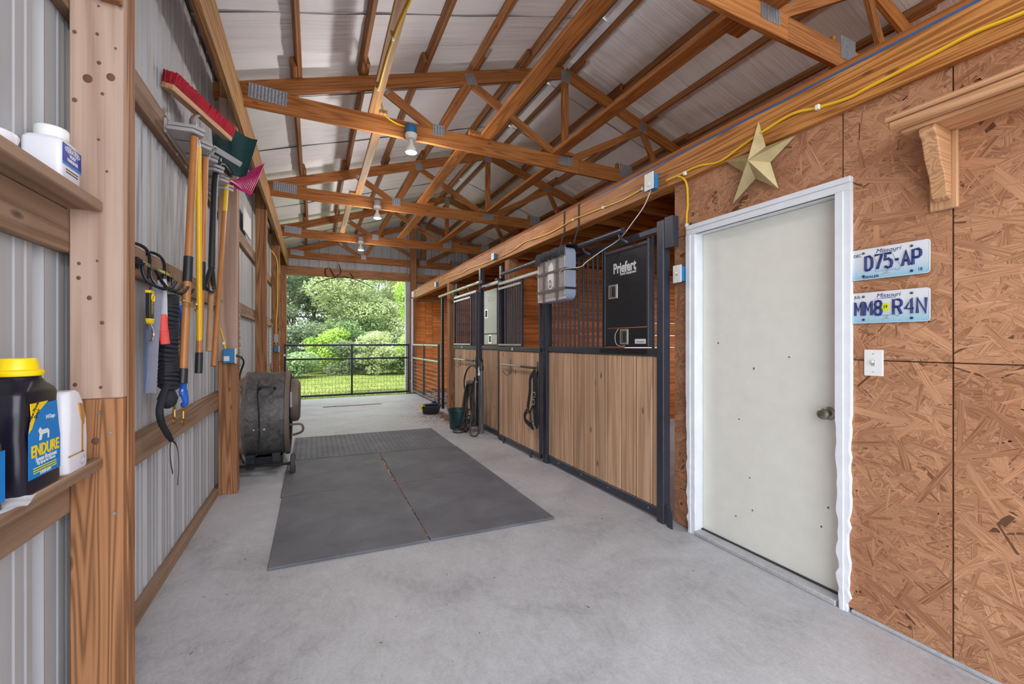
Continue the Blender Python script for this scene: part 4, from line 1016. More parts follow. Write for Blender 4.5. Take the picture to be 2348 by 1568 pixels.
def licence_plate(label, zc, parts, tilt=0):
    yc = .9865; X_ = 2.352
    F = FX(X_, yc, zc) @ Matrix.Scale(.95, 4)
    t = thing('licence_plate', label, 'licence plate', (X_, yc, zc))
    mb = MB().prism(rrect(.152, .076, .014), 0, .0012, F)
    me_o = MB().prism(rrect(.152, .076, .014), 0, .0012, Matrix()); o = me_o.build('plate', M['plate'], t, origin=(0, 0, 0)); o.matrix_basis = F; WM[o.name] = F
    rim = rrect(.1495, .0735, .013); MB().tube([F @ V((x, y, .0012)) for x, y in rim], .0012, 5, True).build('rim', M['wbottle'], t, True)
    for (s, size, x, y, sx, bold, m, shear) in parts:
        text('lettering', s, size, F @ Matrix.Translation((x, y, .0016)), M[m], t, sx, bold, shear)
    # outline of the state and the bird printed on the plate
    ol = [(-.05, -.044), (-.046, .0), (-.055, .035), (-.05, .042), (.01, .042), (.02, .03), (.025, .012), (.032, .0), (.05, -.032), (.042, -.037), (.04, -.046), (.03, -.046), (.03, -.04), (-.045, -.04)]
    mb = MB()
    mb.tube([F @ V((x, y, .0014)) for x, y in smoothpath([(a, b, 0) for a, b in ol], 2) and ol], .0006, 4)
    mb.build('state_outline', M['navy'], t)
    bird = MB().prism([(-.03, -.064), (-.012, -.048), (-.004, -.040), (.001, -.044), (-.002, -.052), (.006, -.056), (-.004, -.058), (-.014, -.056)], .0014, .0018, F); bird.build('bird_emblem', M['gplastic'], t)
    for x, y in ((-.098, .056), (.088, .056), (-.098, -.058), (.088, -.058)):
        MB().lathe([(.006, 0), (.006, .003), (.002, .0045)], F @ Matrix.Translation((x, y, .001)), 10).build('screw', M['satin'] if y > 0 else M['navy'], t, True)
    return t, F
t, F = licence_plate('upper white and blue licence plate reading D75-AP', 1.675, [('Missouri', .028, .0, .056, 1.0, 0, 'navy', .25), ('SHOW-ME STATE', .006, .002, .043, 1.2, 0, 'ink', 0), 
              ('DEC', .021, -.124, .046, .8, .0002, 'navy', 0), ('18', .021, .117, -.055, .8, .0003, 'navy', 0), ('DEALER', .017, -.068, -.064, 1.1, .0003, 'navy', 0)])
stroke_text('D75-AP', -.089, -.03, .027, .068, .0115, .0056, F, t)
t, F = licence_plate('lower white and blue licence plate reading MM8 R4N with a yellow sticker', 1.47, [('Missouri', .027, .0, .056, 1.0, 0, 'navy', .25), ('SHOW-ME STATE', .006, .002, .043, 1.2, 0, 'ink', 0), 
              ('JUL', .019, -.124, .055, 1.0, .0002, 'navy', 0)])
stroke_text('MM8', -.133, -.037, .028, .068, .0125, .0052, F, t); stroke_text('R4N', .021, -.037, .03, .068, .0135, .0052, F, t)
sk = MB().box((-.014, -.018, .0015), (.014, .017, .0024), F @ Matrix.Translation((-.01, 0, 0))).build('year_sticker', M['ysticker'], t)
text('sticker_lettering', '19', .02, F @ Matrix.Translation((-.01, 0, .0028)), M['ink'], sk, .8, .0004)

# ================================================================== left foreground shelves and bottles
obs = obox('wall_ledge', (XL+.002, .2, 1.752), (-.648, 1.886, 1.788), M['girt'], None, .004, 1); tag(obs, 'upper narrow plank shelf against the foreground post holding a white bottle', 'shelf')
obs = obox('wall_ledge', (XL+.002, .2, .882), (-.648, 1.886, .918), M['girt'], None, .004, 1); tag(obs, 'lower narrow plank shelf against the foreground post holding black jugs', 'shelf')

def loft_body(sections):
    """sections: list of (z, cx, cy, hx, hy, r) rounded rectangles; returns MB"""
    mb = MB(); vs = []; n = 24
    for (z, cx_, cy_, hx, hy, r) in sections:
        vs += [(cx_+x, cy_+y, z) for x, y in rrect(hx, hy, min(r, hx*.98, hy*.98))]
    m = len(sections); fs = [(i*n+j, i*n+(j+1) % n, (i+1)*n+(j+1) % n, (i+1)*n+j) for i in range(m-1) for j in range(n)]
    fs += [tuple(range(n-1, -1, -1)), tuple((m-1)*n+j for j in range(n))]
    return mb.add(vs, fs)
def jug(label, cx_, cy_, z, full=True):
    t = thing('spray_jug', label, 'jug', (cx_, cy_, z))
    hx, hy = .052, .092
    S = [(z, cx_, cy_, hx*.94, hy*.94, .02), (z+.008, cx_, cy_, hx, hy, .022), (z+.10, cx_, cy_, hx, hy, .022), (z+.15, cx_-.002, cy_-.002, hx*.97, hy*.95, .022), (z+.2, cx_, cy_-.005, hx*.96, hy*.9, .022),
         (z+.255, cx_, cy_-.004, hx*.98, hy*.93, .022), (z+.268, cx_, cy_, hx*.93, hy*.88, .026), (z+.285, cx_, cy_, hx*.82, hy*.62, .036), (z+.296, cx_, cy_, .042, .046, .04), (z+.31, cx_, cy_, .04, .04, .0395)]
    loft_body(S).build('jug_body', M['bjug'], t, True)
    T = Matrix.Translation((cx_, cy_, z))
    MB().lathe([(.047, .303), (.049, .305), (.049, .316), (.045, .319), (.041, .32), (.036, .346), (.034, .349), (.01, .35)], T, 28).build('cap', M['yellow'], t, True)
    lx = cx_+hx+.0006
    def lbl(name, pts, m, e=.0012): return MB().prism(pts, 0, e, FL(lx, cy_, z+.13)).build(name, M[m], t)
    lbl('label', [(-.073, -.09), (.073, -.09), (.073, .0), (.066, .03), (.055, .10), (-.03, .10), (-.062, .07), (-.073, .03)], 'bluelabel')
    lbl('label_corner', [(-.073, .03), (-.062, .07), (-.066, .104), (.012, .104), (-.04, .075), (-.06, .04)], 'yellow', .0016)
    if full:
        E_ = FL(lx+.002, cy_, z+.13)
        text('lettering', 'ENDURE', .042, E_ @ Matrix.Translation((.0, -.022, 0)), M['yellow'], t, .8, .0012)
        text('lettering', 'Sweat-Resistant', .018, E_ @ Matrix.Translation((.004, -.044, 0)), M['sticker'], t, .85)
        text('lettering', 'Fly Spray for Horses', .012, E_ @ Matrix.Translation((.004, -.054, 0)), M['sticker'], t, .85)
        text('lettering', '14 Days', .016, E_ @ Matrix.Translation((.022, .06, 0)), M['sticker'], t, .85)
        text('lettering', 'New Power\nSpout', .015, E_ @ Matrix.Translation((-.046, .08, 0)) @ Matrix.Rotation(.9, 4, 'Z'), M['ink'], t, .8)
        for k in range(3): MB().box((-.055, -.066-k*.006, 0), (.05, -.0635-k*.006, .0006), E_).build('text_line', M['ysticker'], t)
        hs = [(-.03, .004), (-.028, .02), (-.034, .03), (-.026, .038), (-.018, .03), (.008, .03), (.016, .022), (.014, .004), (.009, .004), (.008, .018), (-.016, .018), (-.02, .004)]
        MB().prism(hs, 0, .0006, E_).build('horse_emblem', M['sticker'], t)
        text('lettering', 'FARNAM', .014, E_ @ Matrix.Translation((.0, -.082, 0)), M['sticker'], t, .9)
    return t
jug('black jug with yellow cap and bright blue label on the lower shelf', -.704, 1.552, .918)
# a second, nearer spray bottle cut by the photo's left edge
t = thing('spray_jug', 'black bottle with blue label cut by the left edge of the photo', 'jug', (-.69, 1.345, .918))
cx_, cy_, z = -.69, 1.345, .918
loft_body([(z, cx_, cy_, .036, .05, .02), (z+.006, cx_, cy_, .038, .052, .02), (z+.15, cx_, cy_, .038, .052, .02), (z+.185, cx_, cy_, .034, .045, .02), (z+.21, cx_, cy_, .02, .022, .018), (z+.25, cx_, cy_, .018, .018, .017)]).build('bottle_body', M['bjug'], t, True)
MB().lathe([(.024, .25), (.026, .26), (.026, .30), (.02, .318), (.01, .322)], Matrix.Translation((cx_, cy_, z)), 20).build('cap', M['yellow'], t, True)
MB().prism([(-.045, .02), (.045, .02), (.045, .14), (-.045, .14)], 0, .001, FL(cx_+.0385, cy_, z)).build('label', M['bluelabel'], t)
# white bottle behind the jug
t = thing('white_jug', 'stained white plastic jug between the black jug and the foreground post', 'jug', (-.705, 1.72, .918))
cx_, cy_, z = -.705, 1.735, .918
loft_body([(z, cx_, cy_, .05, .062, .02), (z+.005, cx_, cy_, .052, .066, .02), (z+.09, cx_, cy_, .052, .068, .02), (z+.15, cx_, cy_, .052, .064, .022), (z+.2, cx_, cy_-.004, .05, .054, .022), (z+.235, cx_, cy_-.008, .046, .044, .022), (z+.243, cx_, cy_-.008, .04, .036, .022)]).build('jug_body', M['wbottle'], t, True)
E_ = FL(cx_+.0522, cy_, z)
MB().prism([(.0, .205), (.022, .2), (.034, .16), (.03, .135), (.018, .14), (.008, .165)], -.004, .002, E_).build('handle_hollow', M['stain'], t)
MB().box((.016, .05, 0), (.026, .14, .0012), E_).build('rust_streak', M['stain'], t); MB().box((-.06, .05, 0), (.03, .054, .0012), E_).build('rust_streak', M['stain'], t)
MB().tube([E_ @ V((.024+.016*math.cos(a*.5236), .025+.012*math.sin(a*.5236), .001)) for a in range(12)], .0015, 4, True).build('oval_mark', M['gplastic'], t)
# paper towel
mb = MB(); vs = []
for i in range(9):
    for j in range(7):
        u, v_ = i/8, j/6; x = -.75+.125*u+(.01*math.sin(v_*5) if u > .9 else 0); y = 1.32+.13*v_+.03*u
        zt = .9195+.004*math.sin(i*1.7+j)*u+.003*math.sin(j*2.3); zt += 0 if x < -.655 else -.0
        vs.append((x, y, zt+.004))
mb.add(vs, [(i*7+j, i*7+j+1, (i+1)*7+j+1, (i+1)*7+j) for i in range(8) for j in range(6)])
o = mb.build('paper_towel', M['paper'], None, True); tag(o, 'crumpled white paper towel at the edge of the lower shelf', 'paper towel')
# white tub of supplement on the upper shelf
t = thing('supplement_bottle', 'square white bottle with a deep blue label on the upper shelf', 'bottle', (-.725, 1.735, 1.788))
cx_, cy_, z = -.716, 1.742, 1.788
loft_body([(z, cx_, cy_, .043, .055, .012), (z+.004, cx_, cy_, .045, .058, .014), (z+.115, cx_, cy_, .045, .058, .014), (z+.128, cx_, cy_, .041, .05, .02), (z+.135, cx_, cy_, .034, .036, .03)]).build('bottle_body', M['wbottle'], t, True)
MB().lathe([(.036, .134), (.038, .136), (.038, .164), (.034, .168), (.005, .169)], Matrix.Translation((cx_, cy_, z)), 28).build('cap', M['wplastic'], t, True)
E_ = FL(cx_+.0454, cy_, z)
MB().prism([(-.053, .06), (.053, .06), (.053, .115), (-.053, .115)], 0, .0012, E_).build('label', M['dblue'], t)
MB().prism([(-.053, .053), (.053, .053), (.053, .0595), (-.053, .0595)], 0, .0012, E_).build('label_band', M['bluelabel'], t)
MB().tube([E_ @ V((.043*math.cos(a*.3927), .101+.011*math.sin(a*.3927), .0014)) for a in range(16)], .0009, 4, True).build('oval_mark', M['sticker'], t)
text('lettering', 'KERATEX', .02, E_ @ Matrix.Translation((0, .101, .0018)), M['sticker'], t, .85, .0003)
text('lettering', 'HOOF\nHARDENER', .014, E_ @ Matrix.Translation((0, .078, .0018)), M['sticker'], t, .85, .0002)
for k in range(2): MB().box((-.035, .04-k*.008, 0), (.035, .0425-k*.008, .0008), E_).build('text_line', M['ink'], t)
t = MB().lathe([(.034, 0), (.05, .004), (.058, .03), (.056, .034), (.02, .036)], Matrix.Translation((-.72, 1.46, 1.788)), 24).build('white_dish', M['wbottle'], None, True)
tag(t, 'white plastic lid lying on the upper shelf at the photo edge', 'lid')

# ================================================================== hook rack and things on it
hr = thing('hook_rack', 'black wire hook rack with a chrome bar on the middle girt', 'hook rack', (-.72, 2.58, 1.66))
MB().box((-.69, 2.35, 1.648), (-.672, 2.82, 1.666)).build('chrome_bar', M['chrome'], hr, bevel=.004)
MB().cyl((-.681, 2.325, 1.657), (-.681, 2.355, 1.657), .014, .014, 10).build('end_cap', M['bplastic'], hr, True)
for yy in (2.43, 2.64):
    MB().tube(smoothpath([(-.736, yy-.04, 1.735), (-.72, yy-.02, 1.75), (-.69, yy, 1.735), (-.678, yy+.01, 1.70), (-.678, yy+.01, 1.65), (-.68, yy+.01, 1.6)]), .007, 8).build('hook', M['steel_black'], hr, True)
MB().tube(smoothpath([(-.68, 2.355, 1.65), (-.675, 2.35, 1.61), (-.66, 2.36, 1.575), (-.63, 2.40, 1.555), (-.62, 2.46, 1.56), (-.65, 2.5, 1.6), (-.68, 2.53, 1.65)]), .007, 8).build('hook', M['steel_black'], hr, True)
for yy in (2.47, 2.57, 2.68, 2.79):
    MB().tube(smoothpath([(-.68, yy, 1.65), (-.675, yy, 1.6), (-.65, yy+.005, 1.57), (-.61, yy+.01, 1.565), (-.59, yy+.02, 1.6)]), .006, 8).build('hook', M['steel_black'], hr, True)
for yy in (2.35, 2.8): MB().box((-.738, yy-.012, 1.63), (-.69, yy+.012, 1.68)).build('bracket', M['steel_black'], hr)
# hoof knife
hk = thing('hook_knife', 'hook-bladed knife with a black and yellow handle hanging under the hook rack', 'knife', (-.68, 2.44, 1.4))
KM = FL(-.655, 2.36, 1.47)
MB().prism([(-.022, .055), (.024, .055), (.02, .03), (.02, -.02), (.026, -.055), (-.018, -.055), (-.022, -.02)], -.009, .009, KM).build('grip', M['bplastic'], hk, bevel=.004)
MB().prism([(-.026, .055), (.03, .055), (.03, .068), (-.026, .068)], -.01, .01, KM).build('grip_end', M['yellow'], hk, bevel=.003)
MB().prism([(-.022, -.056), (.03, -.056), (.016, -.078), (.0, -.082), (-.014, -.074)], -.01, .01, KM).build('grip_end', M['yellow'], hk, bevel=.003)
ring('eyelet', (-.645, 2.365, 1.506), .015, .004, hk, 'yellow')
text('lettering', 'FOREVER', .016, KM @ Matrix.Translation((0, -.008, .0095)) @ Matrix.Rotation(math.pi/2, 4, 'Z'), M['yellow'], hk, .9)
MB().tube(smoothpath([(-.655, 2.36, 1.39), (-.655, 2.385, 1.37), (-.655, 2.395, 1.345), (-.655, 2.38, 1.32), (-.655, 2.345, 1.312)]), .006, 8, flat=(0, 1, 0)).build('hook_blade', M['chrome'], hk, True)
MB().tube([(-.655, 2.36, 1.54), (-.65, 2.37, 1.57)], .003, 6).build('loop_cord', M['nylon'], hk)
# straps
t = thing('webbing_strap', 'long grey nylon strap with a blue edge hanging from the hook rack', 'strap', (-.65, 2.45, 1.3))
strap('strap', [(-.65, 2.45, 1.575), (-.652, 2.44, 1.48), (-.655, 2.425, 1.38), (-.657, 2.41, 1.26), (-.66, 2.405, 1.15), (-.662, 2.40, 1.08)], .038, t, 'strap_grey', (.35, -1, 0))
strap('strap_edge', [(-.666, 2.435, 1.5), (-.672, 2.42, 1.42), (-.676, 2.405, 1.36), (-.678, 2.40, 1.2), (-.681, 2.395, 1.085)], .008, t, 'tape', (.35, -1, 0))
t = thing('webbing_strap', 'pale grey strap with a bright red plastic end on the hook rack', 'strap', (-.64, 2.5, 1.45))
strap('strap', [(-.655, 2.55, 1.57), (-.655, 2.53, 1.605), (-.65, 2.505, 1.60), (-.645, 2.495, 1.56), (-.642, 2.49, 1.5), (-.641, 2.49, 1.43)], .034, t, 'strap_pale', (.35, -1, 0))
strap('buckle', [(-.641, 2.484, 1.44), (-.640, 2.483, 1.40), (-.638, 2.482, 1.36)], .036, t, 'red', (.35, -1, 0))
strap('buckle_tongue', [(-.638, 2.486, 1.37), (-.635, 2.487, 1.33), (-.632, 2.488, 1.30)], .036, t, 'red', (.35, -1, 0))
# braided lead rope
t = thing('lead_rope', 'thick black braided lead rope bundled on the hook rack with a trailing popper', 'rope', (-.6, 2.6, 1.2))
for k in range(26):
    z = 1.53-k*.0175; a = k*.7
    MB().tube([(-.648+.03*math.cos(q*.5236), 2.60+.05*math.sin(q*.5236)+.004*math.sin(a), z+.008*math.sin(q*.5236+a)) for q in range(12)], .0125, 6, True).build('rope_coil', M['nylon'], t, True)
mb = MB(); mb.lathe([(.01, 0), (.034, .02), (.042, .05), (.03, .085), (.01, .095)], Matrix.Translation((-.645, 2.575, .985)), 14); mb.build('knot', M['nylon'], t, True)
tl = smoothpath([at(384, 875, X=-.645), at(374, 905, X=-.64), at(366, 938, X=-.636), at(370, 968, X=-.634), at(381, 990, X=-.634), at(392, 1008, X=-.634)])
MB().tube(tl, [.0145]*(len(tl)-3)+[.012]*3, 8).build('rope_tail', M['nylon'], t, True)
strap('popper', [at(392, 1008, X=-.634), at(390, 1030, X=-.634), at(391, 1055, X=-.634), at(396, 1086, X=-.634)], .016, t, 'brubber')
strap('popper', [at(392, 1008, X=-.634), at(405, 1022, X=-.634), at(410, 1060, X=-.634), at(407, 1112, X=-.634)], .014, t, 'brubber')
for (yy, zz_) in ((2.62, 1.52), ):
    MB().tube(smoothpath([(-.6, yy, zz_), (-.58, yy+.03, zz_-.005), (-.57, yy+.05, zz_-.025), (-.56, yy+.07, zz_-.02)]), .005, 6).build('snap', M['brass'], t, True)
ring('snap_ring', (-.56, 2.71, 1.49), .018, .005, t, 'brass')
t = thing('lead_rope', 'bright blue lead rope with a brass snap beside the black braided rope', 'rope', (-.58, 2.70, 1.2))
MB().tube(smoothpath([(-.625, 2.70, 1.5), (-.615, 2.705, 1.44), (-.612, 2.70, 1.3), (-.612, 2.695, 1.15), (-.612, 2.695, 1.03)]), .016, 8).build('rope', M['rope_blue'], t, True)
MB().tube(smoothpath([(-.62, 2.69, 1.06), (-.6, 2.688, 1.0), (-.612, 2.695, .985), (-.602, 2.705, 1.0), (-.607, 2.703, 1.06)]), .012, 8).build('rope_loop', M['rope_blue'], t, True)
for zz_ in (1.06, 1.04, 1.42): ring('whipping', (-.612, 2.697, zz_), .015, .005, t, 'strap_pale')
ring('snap', (-.612, 2.695, .965), .012, .005, t, 'brass'); MB().box((-.618, 2.686, .91), (-.606, 2.704, .955)).build('snap', M['brass'], t, bevel=.004); ring('snap', (-.612, 2.697, .895), .018, .005, t, 'brass')
t = thing('brass_snap', 'small brass bolt snap hanging between the two ropes', 'snap', (-.6, 2.6, .95))
ring('snap', (-.627, 2.605, .985), .012, .004, t, 'brass'); MB().box((-.634, 2.596, .935), (-.62, 2.614, .975)).build('snap', M['brass'], t, bevel=.004); ring('snap', (-.627, 2.606, .915), .017, .005, t, 'brass')

# ================================================================== tool rack and tools
rk = thing('tool_rack', 'grey plastic tool holder rack on the upper girt of the left wall', 'rack', (-.72, 3.4, 2.49))
MB().box((-.736, 2.86, 2.45), (-.722, 4.1, 2.53)).build('back_rail', M['gplastic'], rk, bevel=.004)
for k in range(6):
    yy = 2.90+k*.19
    for zz_, sh_ in ((2.462, 0), (2.497, .03)):
        MB().prism([(-.722, yy-.06+sh_), (-.60, yy-.075+sh_), (-.555, yy-.03+sh_), (-.60, yy+.045+sh_), (-.722, yy+.07+sh_)], zz_, zz_+.02, Matrix()).build('grip_arm', M['gplastic'], rk, bevel=.003)
def handle(parent, p0, p1, r, m, grips=(), gm='bplastic'):
    p0, p1 = V(p0), V(p1); MB().cyl(p0, p1, r, r, 12).build('handle', M[m], parent, True)
    for a, b in grips: MB().cyl(p0.lerp(p1, a), p0.lerp(p1, b), r*1.16, r*1.16, 12).build('grip', M[gm], parent, True)
# push broom
pb = thing('push_broom', 'push broom with red bristles held head-up in the tool rack', 'broom', (-.62, 2.95, 1.1))
handle(pb, (-.60, 2.868, 2.45), (-.60, 2.63, 1.10), .0185, 'handle', ((.51, .61), (.945, 1.0)))
h0, h1 = V((-.742, 2.95, 2.75)), V((-.548, 3.525, 2.745)); hx_ = (h1-h0).normalized(); hn = V((.25, -.08, 1)).normalized(); hn = (hn-hx_*hn.dot(hx_)).normalized()
board('head_block', h0, h1, .065, .032, M['pine'], pb, hn)
hy_ = hn.cross(hx_); mb = MB()
for i in range(96):
    for j in range(9):
        b0 = h0.lerp(h1, (i+.5+R.uniform(-.3, .3))/96)+hy_*((j-4)*.0075+R.uniform(-.002, .002))+hn*.014
        tip = b0+hn*(.066+R.uniform(-.008, .004))+hx_*R.uniform(-.012, .0)+hy_*((j-4)*.002+R.uniform(-.003, .003))
        mb.cyl(b0, tip, .0055, .005, 4)
o = mb.build('bristles', M['bristle'], pb); o['kind'] = 'stuff'
MB().tube(smoothpath([(-.60, 2.868, 2.44), (-.64, 3.0, 2.6), (-.65, 3.22, 2.735)]), .012, 8).build('brace', M['galv'], pb, True)
# scoop shovel, blade up
sc = thing('scoop_shovel', 'dark green plastic scoop shovel with a black D-handle hung blade-up', 'shovel', (-.6, 3.5, 1.6))
cs = [at(478, 254, Y=3.78), at(588, 330, Y=3.80), at(562, 416, Y=3.70), at(492, 394, Y=3.62)]
mb = MB(); vs = []; N = 10
nn = (cs[1]-cs[0]).cross(cs[3]-cs[0]).normalized()
if nn.y > 0: nn = -nn
for i in range(N+1):
    for j in range(N+1):
        u, v_ = i/N, j/N; p = cs[0].lerp(cs[1], u).lerp(cs[3].lerp(cs[2], u), v_)
        p = p+nn*(.05*(2*u-1)**4+.03*(v_**6)) - nn*.01*math.cos(u*19)*(.2 < u < .8)*(v_ < .7)
        vs.append(p)
W = N+1; m0 = len(vs); vs += [v-nn*.005 for v in vs]
fs = [(i*W+j, i*W+j+1, (i+1)*W+j+1, (i+1)*W+j) for i in range(N) for j in range(N)]
fs += [tuple(m0+q for q in f[::-1]) for f in fs]
edge = [i*W for i in range(W)]+[N*W+j for j in range(1, W)]+[i*W+N for i in range(N-1, -1, -1)]+[j for j in range(N-1, 0, -1)]
fs += [(edge[k], edge[(k+1) % len(edge)], m0+edge[(k+1) % len(edge)], m0+edge[k]) for k in range(len(edge))]
mb.add(vs, fs).build('blade', M['green_dk'], sc, True)
mid = (cs[3]+cs[2])/2
MB().tube(smoothpath([cs[0].lerp(cs[3], .5).lerp(mid, .7)+nn*.02, mid+nn*.02, V((-.60, 3.46, 2.50)), V((-.60, 3.30, 1.79))]), .019, 10).build('shaft', M['bplastic'], sc, True)
MB().tube(smoothpath([(-.60, 3.30, 1.80), (-.61, 3.25, 1.72), (-.61, 3.22, 1.66), (-.61, 3.26, 1.645), (-.60, 3.34, 1.645), (-.60, 3.37, 1.67), (-.60, 3.34, 1.74), (-.60, 3.30, 1.80)], 4), .014, 8).build('d_handle', M['bplastic'], sc, True)
# bow rake with grey head
rk2 = thing('garden_rake', 'long orange-handled rake with a flat grey metal head in the tool rack', 'rake', (-.6, 3.1, 1.1))
handle(rk2, (-.60, 3.13, 2.44), (-.60, 2.96, 1.13), .0165, 'handle', ((.50, .63), (.91, 1.0)))
board('head_bar', at(488, 338, Y=3.15), at(553, 378, Y=3.35), .035, .008, M['gplastic'], rk2, (0, 1, .3))
MB().cyl((-.60, 3.13, 2.43), at(495, 340, Y=3.15), .008, .008, 8).build('tang', M['galv'], rk2, True)
# yellow handled squeegee / broom
yb2 = thing('dust_mop', 'yellow-handled tool hung upside down in the tool rack', 'broom', (-.6, 3.0, 1.2))
handle(yb2, (-.60, 2.955, 2.43), (-.60, 2.985, 1.20), .0145, 'ypaint', ((.945, 1.0), ))
MB().cyl((-.60, 2.955, 2.42), (-.61, 2.955, 2.56), .012, .01, 10).build('ferrule', M['galv'], yb2, True)
# manure fork
mf = thing('manure_fork', 'magenta plastic stall fork with an orange handle held head-up in the tool rack', 'fork', (-.6, 3.8, 1.2))
handle(mf, (-.60, 3.82, 2.52), (-.60, 3.36, 1.15), .0155, 'handle', ())
MB().cyl((-.60, 3.815, 2.505), (-.60, 3.74, 2.28), .0172, .0172, 12).build('sticker', M['ytag'], mf, True)
f0, f1 = at(528, 421, Y=3.92), at(576, 444, Y=4.0); mb = MB()
base = f0.lerp(f1, .5); t0, t1 = at(560, 400, Y=4.0), at(604, 372, Y=4.1)
board('fork_base', f0, f1, .03, .02, M['pink'], mf, (0, 1, .3))
for k in range(12):
    u = k/11; a = f0.lerp(f1, u); b = at(566+u*40, 396-u*22, Y=4.16)
    MB().tube(smoothpath([a, a.lerp(b, .45)+V((0, -.02, -.015)), b], 4), [.005]*8+[.003], 6).build('tine', M['pink'], mf, True)
MB().tube(smoothpath([(-.60, 3.82, 2.5), (-.59, 3.88, 2.56), base], 4), .013, 8).build('socket', M['pink'], mf, True)
# plain wooden handle
wh = thing('wooden_pole', 'bare worn wooden tool handle hanging next to the black D-handle', 'tool handle', (-.6, 3.5, 1.2))
handle(wh, (-.615, 3.52, 2.50), (-.615, 3.30, 1.25), .0165, 'handle_wood')
MB().box((-.64, 3.50, 2.50), (-.58, 3.56, 2.60)).build('head', M['steel_black'], wh, bevel=.01)
# white card on the far wall, chain
o = MB().box((-.736, 5.68, 2.60), (-.72, 6.25, 2.87)).build('wall_pad', M['sticker'], None, bevel=.006); tag(o, 'white insulating pad on the left wall above the drum fan', 'pad')
def chain(label, p0, p1, n, cat='chain'):
    t = thing('chain', label, cat, p1); p0, p1 = V(p0), V(p1)
    MB().tube(smoothpath([(-.737, p0.y, p0.z+.06), (p0.x, p0.y, p0.z+.05), (p0.x, p0.y, p0.z)], 3), .005, 6).build('hook', M['galv'], t, True)
    for k in range(n):
        c = p0.lerp(p1, (k+.5)/n); L = (p1-p0).length/n*.72; q = 'x' if k % 2 else 'y'
        pts = [(c.x+(0 if q == 'x' else .009*math.cos(a*.785)), c.y+(.009*math.cos(a*.785) if q == 'x' else 0), c.z+L*math.sin(a*.785)) for a in range(8)]
        MB().tube(pts, .0035, 4, True).build('chain_link', M['galv'], t, True)
chain('steel chain hanging down the wall just behind the tool-side post', (-.645, 4.76, 1.62), (-.645, 4.76, .35), 40)
chain('steel chain hanging on the wall near the far doorway', (-.70, 8.9, 1.6), (-.70, 8.9, .8), 24)

# ================================================================== tub, bucket, hydrant, hoses
tb = thing('feed_tub', 'low black rubber tub holding blue and yellow tack on the floor', 'tub', (1.95, 7.6, 0))
TM = Matrix.Translation((1.95, 7.6, 0))
MB().lathe([(.13, 0), (.142, .006), (.185, .135), (.2, .14), (.2, .148), (.182, .15), (.14, .02), (.0, .018)], TM, 32).build('tub_body', M['brubber'], tb, True)
for pth in ([(1.84, 7.52, .12), (1.9, 7.5, .16), (2.0, 7.55, .15), (2.06, 7.62, .13)], [(1.86, 7.6, .13), (1.96, 7.58, .17), (2.02, 7.6, .21), (2.06, 7.6, .15)], [(1.9, 7.68, .12), (2.0, 7.7, .16), (2.08, 7.64, .14)]):
    MB().tube(smoothpath(pth), .02, 8, flat=(0, 1, .4)).build('tack_strap', M['nylon'], tb, True)
MB().tube(smoothpath([(1.93, 7.55, .17), (1.98, 7.55, .18), (2.03, 7.57, .17)]), .016, 6).build('blue_rope', M['tape'], tb, True)
mb = MB()
for k in range(10): mb.tube(smoothpath([(1.83, 7.5+.008*k, .13), (1.775+.004*R.random(), 7.5+.01*k, .165), (1.755, 7.5+.01*k, .12+.02*R.random()), (1.77, 7.5+.008*k, .08)], 3), .008, 5)
mb.build('yellow_tassel', M['yellow'], tb)
bk = thing('bucket', 'deep green plastic bucket on the floor beside the coiled hoses', 'bucket', (1.99, 6.1, 0))
BM = Matrix.Translation((1.99, 6.1, 0))
MB().lathe([(.125, 0), (.132, .008), (.15, .2), (.156, .27), (.17, .272), (.17, .292), (.16, .294), (.15, .28), (.13, .02), (0, .018)], BM, 36).build('bucket_body', M['bucket'], bk, True)
for k in range(3): MB().box((1.9+k*.06, 5.962, .07), (1.9+k*.06+.012, 5.975, .2)).build('bucket_rib', M['bucket'], bk) if False else None
MB().tube([(1.99+.165*math.cos(a), 6.1-.06*math.sin(a)-.09*math.sin(a), .285-.02*math.sin(a)) for a in [math.pi*k/12 for k in range(13)]], .004, 6).build('bail_handle', M['steel_black'], bk, True)
hy = thing('yard_hydrant', 'grey standpipe hydrant with a blue-black head in front of the stall', 'hydrant', (2.17, 5.62, 0))
MB().cyl((2.17, 5.62, 0), (2.17, 5.62, .92), .038, .034, 16).build('standpipe', M['pvc'], hy, True)
MB().lathe([(.036, .9), (.038, .92), (.036, .96), (.026, .99), (.024, 1.03), (.018, 1.04)], Matrix.Translation((2.17, 5.62, 0)), 16).build('head', M['steel'], hy, True)
MB().tube(smoothpath([(2.15, 5.6, .95), (2.12, 5.56, .95), (2.1, 5.53, .92), (2.1, 5.52, .88)]), .014, 8).build('spout', M['galv'], hy, True)
MB().box((2.145, 5.6, 1.0), (2.195, 5.64, 1.06)).build('lever', M['steel_black'], hy, bevel=.006)
MB().cyl((2.1, 5.52, .88), (2.1, 5.52, .84), .017, .017, 10).build('coupling', M['wplastic'], hy, True)
ho = thing('garden_hose', 'tangle of dark hoses looped over a hook beside the hydrant', 'hose', (2.13, 5.75, 0))
rr = random.Random(3)
